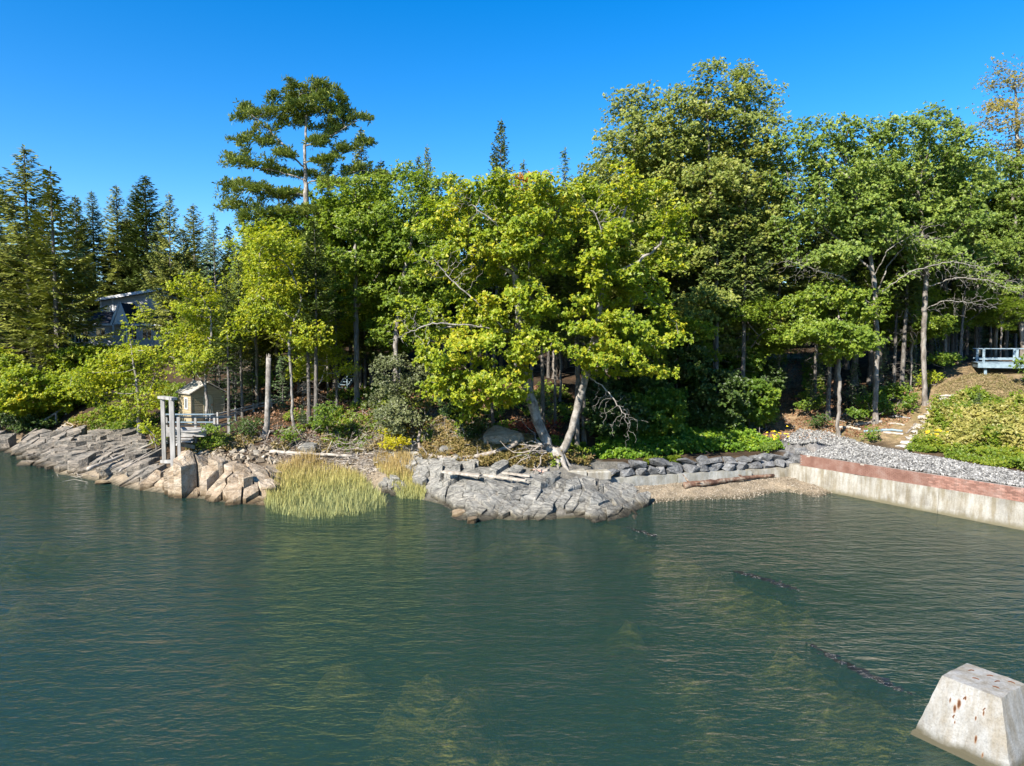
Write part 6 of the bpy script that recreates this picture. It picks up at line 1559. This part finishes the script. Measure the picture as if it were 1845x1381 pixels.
# ------------------------------------------------------------------ snag, stump roots, oak roots
sb = G(480, 45.3); sn = thing('snag', 'broken grey birch snag with a splintered top', 'tree trunk', tuple(sb))
tp_ = at(484, 645, 45.3) - sb
mb = MB().tube([(-.25, 0, -.3), (-.12, 0, .15), (0, 0, .8), (tp_[0] * .5, 0, tp_[2] * .5), (tp_[0], 0, tp_[2])], [.36, .25, .2, .18, .16], 10); mb.build('trunk', bark_pale, sn, smooth=True)
for k in range(7):
    a = k * .9; MB().tube([(tp_[0] + .09 * math.cos(a), .09 * math.sin(a), tp_[2] - .05), (tp_[0] + .12 * math.cos(a), .12 * math.sin(a), tp_[2] + .15 + .2 * ((k * 37) % 5) / 5)], [.05, .008], 4).build('splinter', drift_dark, sn)
for k in range(8):
    a = k * .8 + .3; L = .5 + .5 * ((k * 53) % 7) / 7
    MB().tube([(-.15, 0, .05), (-.15 + math.cos(a) * L * .5, math.sin(a) * L * .5, -.05), (-.15 + math.cos(a) * L, math.sin(a) * L, -.35)], [.12, .07, .02], 6).build('root', drift_dark, sn, smooth=True)
ob_ = hit(968, 832); orr = thing('root_mass', 'tangle of exposed grey roots spilling from the oak foot', 'roots', tuple(ob_))
r7 = np.random.default_rng(6)
for k in range(34):
    a = math.pi + r7.normal(0, .5); L = .8 + 2.4 * r7.random(); s0 = np.array([.7 * r7.random(), .3 * r7.random() - .2, .25 + .75 * r7.random()])
    pts = [s0]
    d = np.array([math.cos(a), math.sin(a) * .5 - .1, -.1])
    for q in range(5):
        d = nz(d + r7.normal(0, .35, 3) + np.array([0, 0, -.14])); nxt = pts[-1] + d * L / 5; nxt[2] = max(nxt[2], ground(nxt[0] + ob_[0], nxt[1] + ob_[1]) - ob_[2] - .03); pts.append(nxt)
    MB().tube(pts, np.linspace(.055, .012, 6) * (.6 + .7 * r7.random()), 5, cap=False).build('root', drift_dark, orr, smooth=True)
oak = [o for o in COL.objects if o.get('label', '').startswith('great twin')][0]; ol = np.array(oak.location)
for k in range(11):
    a = k * .571 + .2; L = .7 + .5 * r7.random(); pts = [np.array([.05 * math.cos(a), .05 * math.sin(a), .75])]
    for f in (.35, .7, 1.0):
        x, y = math.cos(a) * L * f, math.sin(a) * L * f; pts.append(np.array([x, y, max(ground(x + ol[0], y + ol[1]) - ol[2] + .16 * (1 - f), -.5) + (.28 if f == .35 else 0)]))
    MB().tube(pts, [.26, .22, .12, .03], 7, cap=False).build('root', bark_pale, oak, smooth=True)
stb = hit(247, 797)
for k in range(7):
    pass

# ------------------------------------------------------------------ marsh grass
def grass_patch(name, label, poly_px, z, n, h0, h1, mat, seed, lean=.36, wd=.012):
    r = np.random.default_rng(seed); poly = [tuple(onz(px, py, z)[:2]) for px, py in poly_px]
    lo = np.array(poly).min(0); hi = np.array(poly).max(0); pts = []
    while len(pts) < n:
        for p in lo + r.random((4000, 2)) * (hi - lo):
            if inside(poly, p[0], p[1]): pts.append(p)
    P = np.array(pts[:n]); g = np.maximum(ground_np(P[:, 0], P[:, 1]), -.35) - .02
    hh = (h0 + (h1 - h0) * r.random(n) ** 1.3) * (.55 + .35 * r.random(n)) * (1.05 + .5 * (fbm(P[:, 0] * .8, P[:, 1] * .8, 3) + .5))
    az = r.random(n) * 6.283; dl = np.abs(r.normal(0, lean, n)) * hh
    dv = np.stack([np.cos(az), np.sin(az)], 1); pv = np.stack([-dv[:, 1], dv[:, 0]], 1)
    def pt(f, bend, wv): return np.c_[P + dv * (dl * bend)[:, None] + pv * wv, g + hh * f]
    V = np.stack([pt(0, 0, wd), pt(0, 0, -wd), pt(.55, .3, wd * .9), pt(.55, .3, -wd * .9), pt(1, 1, 0)], 1).reshape(-1, 3)
    b = np.arange(n)[:, None] * 5
    F = np.concatenate([b + np.array([[0, 1, 3]]), b + np.array([[0, 3, 2]]), b + np.array([[2, 3, 4]])], 1).reshape(-1, 3)
    return tag(link(name, mesh_np(name, V, F, mat)), label, 'grass', kind='stuff')
def grass_mat(name, lo, mid, hi, zmax):
    m, n, l, out = newmat(name); g = n.new('ShaderNodeNewGeometry'); s = n.new('ShaderNodeSeparateXYZ'); l.new(g.outputs['Position'], s.inputs[0])
    f = math_n(n, l, 'MULTIPLY_ADD', g.outputs['Random Per Island'], .45, math_n(n, l, 'MULTIPLY_ADD', s.outputs[2], 1 / zmax, -.22))
    r = ramp(n, [(.08, lo), (.45, mid), (.95, hi)]); l.new(f, r.inputs[0])
    p = n.new('ShaderNodeBsdfPrincipled'); p.inputs['Roughness'].default_value = .6; p.inputs['Specular IOR Level'].default_value = .25; l.new(r.outputs[0], p.inputs['Base Color'])
    t = n.new('ShaderNodeBsdfTranslucent'); l.new(r.outputs[0], t.inputs['Color']); mx = n.new('ShaderNodeMixShader'); mx.inputs[0].default_value = .3
    l.new(p.outputs[0], mx.inputs[1]); l.new(t.outputs[0], mx.inputs[2]); l.new(mx.outputs[0], out.inputs[0]); return m
marsh = grass_mat('marsh_grass', (.30, .32, .13), (.42, .385, .125), (.43, .32, .13), 1.35)
grass_patch('marsh_grass', 'large stand of golden marsh grass in the shallow cove', [(480, 900), (500, 870), (560, 862), (640, 870), (690, 895), (696, 915), (640, 930), (560, 938), (500, 928), (478, 915)], 0, 9500, .42, .85, marsh, 5, wd=.014)
grass_patch('marsh_grass', 'smaller golden marsh grass patch against the pale ledge', [(672, 862), (700, 856), (742, 872), (768, 893), (764, 898), (720, 896), (696, 876)], .1, 3800, .35, .68, marsh, 6, wd=.014)

# ------------------------------------------------------------------ ground cover
def cover(name, label, poly_px, n, mats, h0, h1, L, w, seed, cat, nleaf=5, mask=None, up=.6):
    r = np.random.default_rng(seed); W = [hit(px, py)[:2] for px, py in poly_px]
    poly = [tuple(p) for p in W]; lo = np.array(poly).min(0); hi = np.array(poly).max(0); pts = []
    tries = 0
    while len(pts) < n and tries < 60:
        tries += 1
        for p in lo + r.random((3000, 2)) * (hi - lo):
            if inside(poly, p[0], p[1]) and (mask is None or vnoise(np.array([p[0] * mask[0]]), np.array([p[1] * mask[0]]))[0] > mask[1]): pts.append(p)
    P = np.array(pts[:n]); g = ground_np(P[:, 0], P[:, 1])
    hh = (h0 + (h1 - h0) * r.random(len(P))) * (.25 + 1.5 * np.clip(fbm(P[:, 0] * .7, P[:, 1] * .7, 4) + .4, 0, 1))
    C_ = np.c_[P, g + hh]; A = nz(UP * up + r.normal(0, .45, (len(P), 3)))
    V, F = whorls(C_, A, nleaf, L, w, .85, .2, r)
    return tag(link(name, mesh_np(name, V, F, mats)), label, cat, kind='stuff')
g_cover = leaf_mat('ground_cover_leaves', [(0, (0.049, 0.119, 0.014)), (.5, (0.119, 0.231, 0.020)), (.85, (0.224, 0.336, 0.022)), (1, (0.392, 0.434, 0.028))], .48)
g_bed = leaf_mat('yellowed_bed_leaves', [(0, (.12, .16, .035)), (.3, (.25, .26, .06)), (.65, (.42, .38, .11)), (1, (.56, .50, .22))], .48)
g_low = leaf_mat('green_weeds', [(0, (0.072, 0.137, 0.016)), (.5, (0.169, 0.247, 0.023)), (1, (0.351, 0.351, 0.039))], .48)
g_dry = leaf_mat('dry_bank_leaves', [(0, (.09, .085, .02)), (.4, (.20, .16, .05)), (.75, (.28, .20, .09)), (1, (.30, .10, .05))], .25)
g_lit = leaf_mat('fallen_leaves', [(0, (.07, .035, .018)), (.5, (.17, .085, .04)), (.85, (.26, .14, .07)), (1, (.36, .22, .12))], .1)
cover('ground_cover', 'bright green ground cover behind the boulder wall', [(1060, 828), (1085, 790), (1150, 775), (1300, 785), (1400, 795), (1410, 812), (1300, 818), (1150, 828)], 5200, g_cover, .05, .55, .13, .34, 3, 'ground cover')
cover('weed_bed', 'yellowed weed bed covering the slope above the gravel', [(1645, 800), (1680, 765), (1700, 735), (1740, 722), (1790, 740), (1845, 745), (1960, 770), (1960, 850), (1845, 825), (1760, 812)], 9000, g_bed, .05, 1.0, .17, .24, 4, 'weeds', mask=(.75, -.22))
cover('weed_bed_greens', 'green and straw coloured plants mixed through the yellowed slope', [(1640, 806), (1680, 760), (1700, 728), (1750, 716), (1845, 738), (1960, 762), (1960, 858), (1845, 832), (1760, 818)], 5200, g_low, .05, 1.05, .17, .16, 14, 'weeds', mask=(.6, -.08))
cover('weeds', 'green weeds fringing the gravel bank', [(1630, 815), (1660, 800), (1760, 808), (1845, 822), (1960, 845), (1960, 872), (1845, 850), (1740, 833)], 3400, g_low, .0, .38, .13, .2, 5, 'weeds', mask=(.9, -.3))
cover('bank_plants', 'mixed dry plants on the shore bank left of the oak', [(560, 815), (600, 770), (680, 755), (780, 760), (900, 770), (960, 790), (960, 820), (850, 828), (740, 812), (640, 825)], 4200, g_dry, .0, .38, .12, .22, 6, 'plants', mask=(.8, -.2))
cover('bank_grass', 'dry grass and seedlings on the buff soil at the oak foot', [(745, 832), (780, 800), (900, 800), (1000, 815), (1070, 828), (1060, 842), (960, 848), (850, 846)], 2600, g_dry, .0, .35, .2, .1, 16, 'grass', nleaf=5, up=1.2)
cover('oak_foot_greens', 'green seedlings around the oak foot', [(930, 838), (960, 800), (1060, 800), (1075, 838), (1000, 846)], 700, g_low, .0, .4, .12, .28, 17, 'plants', mask=(1.2, .0))
cover('wood_ferns', 'low green plants on the floor of the wood', [(560, 740), (620, 690), (760, 680), (1000, 700), (1060, 740), (1000, 790), (800, 770), (640, 760)], 2600, g_low, .05, .6, .16, .25, 18, 'plants', mask=(.6, .06))
cover('landing_brush', 'dry plants and seedlings between the landing and the snag', [(330, 825), (350, 795), (430, 785), (520, 790), (520, 818), (430, 815)], 1500, g_dry, .0, .35, .12, .22, 19, 'plants', mask=(.9, -.1))
cover('shed_bank_plants', 'low green plants on the bank behind the landing and shed', [(200, 765), (215, 705), (300, 690), (345, 700), (345, 742), (290, 765)], 1600, g_low, .0, .5, .14, .24, 24, 'plants', mask=(.8, -.2))
cover('ledge_edge_plants', 'low yellow green plants along the top of the striped ledge', [(20, 775), (60, 745), (150, 735), (235, 745), (262, 785), (230, 790), (150, 772), (100, 768)], 2600, g_low, .0, .55, .14, .24, 25, 'plants', mask=(.7, -.25))
cover('ledge_edge_brush', 'dry reddish plants among the green above the striped ledge', [(110, 775), (150, 745), (235, 750), (262, 785), (200, 788)], 900, g_dry, .0, .5, .13, .2, 26, 'plants', mask=(.9, -.05))
cover('bank_greens', 'green seedlings scattered along the wooded bank', [(440, 810), (480, 760), (600, 740), (760, 770), (930, 775), (930, 815), (740, 806), (600, 815)], 1900, g_low, .05, .5, .12, .28, 7, 'plants', mask=(.9, .02))
cover('leaf_litter', 'brown fallen leaves under the trees', [(430, 790), (470, 700), (700, 680), (980, 700), (1000, 790), (700, 780), (560, 800)], 7000, g_lit, .0, .06, .13, .3, 8, 'leaf litter', nleaf=2)
cover('leaf_litter', 'brown fallen leaves around the dirt clearing and path', [(1300, 795), (1340, 730), (1500, 690), (1660, 690), (1640, 760), (1560, 790), (1430, 795)], 4000, g_lit, .0, .05, .12, .3, 9, 'leaf litter', nleaf=2)
cover('path_litter', 'fallen leaves and twiglets strewn over the shaded dirt path', [(1385, 735), (1395, 650), (1465, 650), (1475, 735)], 2200, g_lit, .0, .05, .13, .3, 21, 'leaf litter', nleaf=2)
cover('path_ferns', 'low ferns along the shaded dirt path', [(1375, 740), (1388, 655), (1410, 655), (1402, 740)], 500, g_low, .05, .6, .16, .22, 22, 'plants')
cover('path_side_ferns', 'low ferns on the bank right of the dirt path', [(1448, 740), (1445, 655), (1480, 655), (1490, 740)], 700, g_low, .05, .6, .16, .22, 23, 'plants')
cover('dry_grass', 'short dry grass tufts on the hill', [(1640, 790), (1690, 700), (1770, 672), (1845, 690), (1960, 720), (1960, 780), (1845, 750), (1740, 725), (1680, 770)], 2600, leaf_mat('dry_grass', [(0, (.16, .15, .05)), (.6, (.30, .24, .12)), (1, (.40, .33, .19))], .2), .0, .08, .16, .08, 10, 'dry grass', nleaf=4, up=1.2)
cover('seaside_grass', 'green grass tufts on the low concrete wall', [(1155, 858), (1175, 852), (1215, 852), (1225, 860), (1190, 864)], 260, g_low, .0, .15, .22, .09, 12, 'grass')
# yellow flower heads
fl_m = isl_mat('yellow_petals', [(0, (.75, .50, .02)), (1, (.85, .62, .03))])
r9 = np.random.default_rng(13)
for spot, lab in (((1398, 801), 'yellow marigold blooms beside the boulder wall'), ((1680, 798), 'yellow blooms in the weeds above the gravel')):
    Pf = []
    for k in range(16):
        p = hit(spot[0] + r9.normal(0, 11), spot[1] + r9.normal(0, 5)); Pf.append(p + UP * (.45 + .2 * r9.random()))
    Pf = np.array(Pf); V, F = whorls(Pf, nz(UP + r9.normal(0, .5, Pf.shape)), 8, .075, .3, 1.0, 0, r9, jit=.1)
    tag(link('flowers', mesh_np('flowers', V, F, fl_m)), lab, 'flowers', kind='stuff')
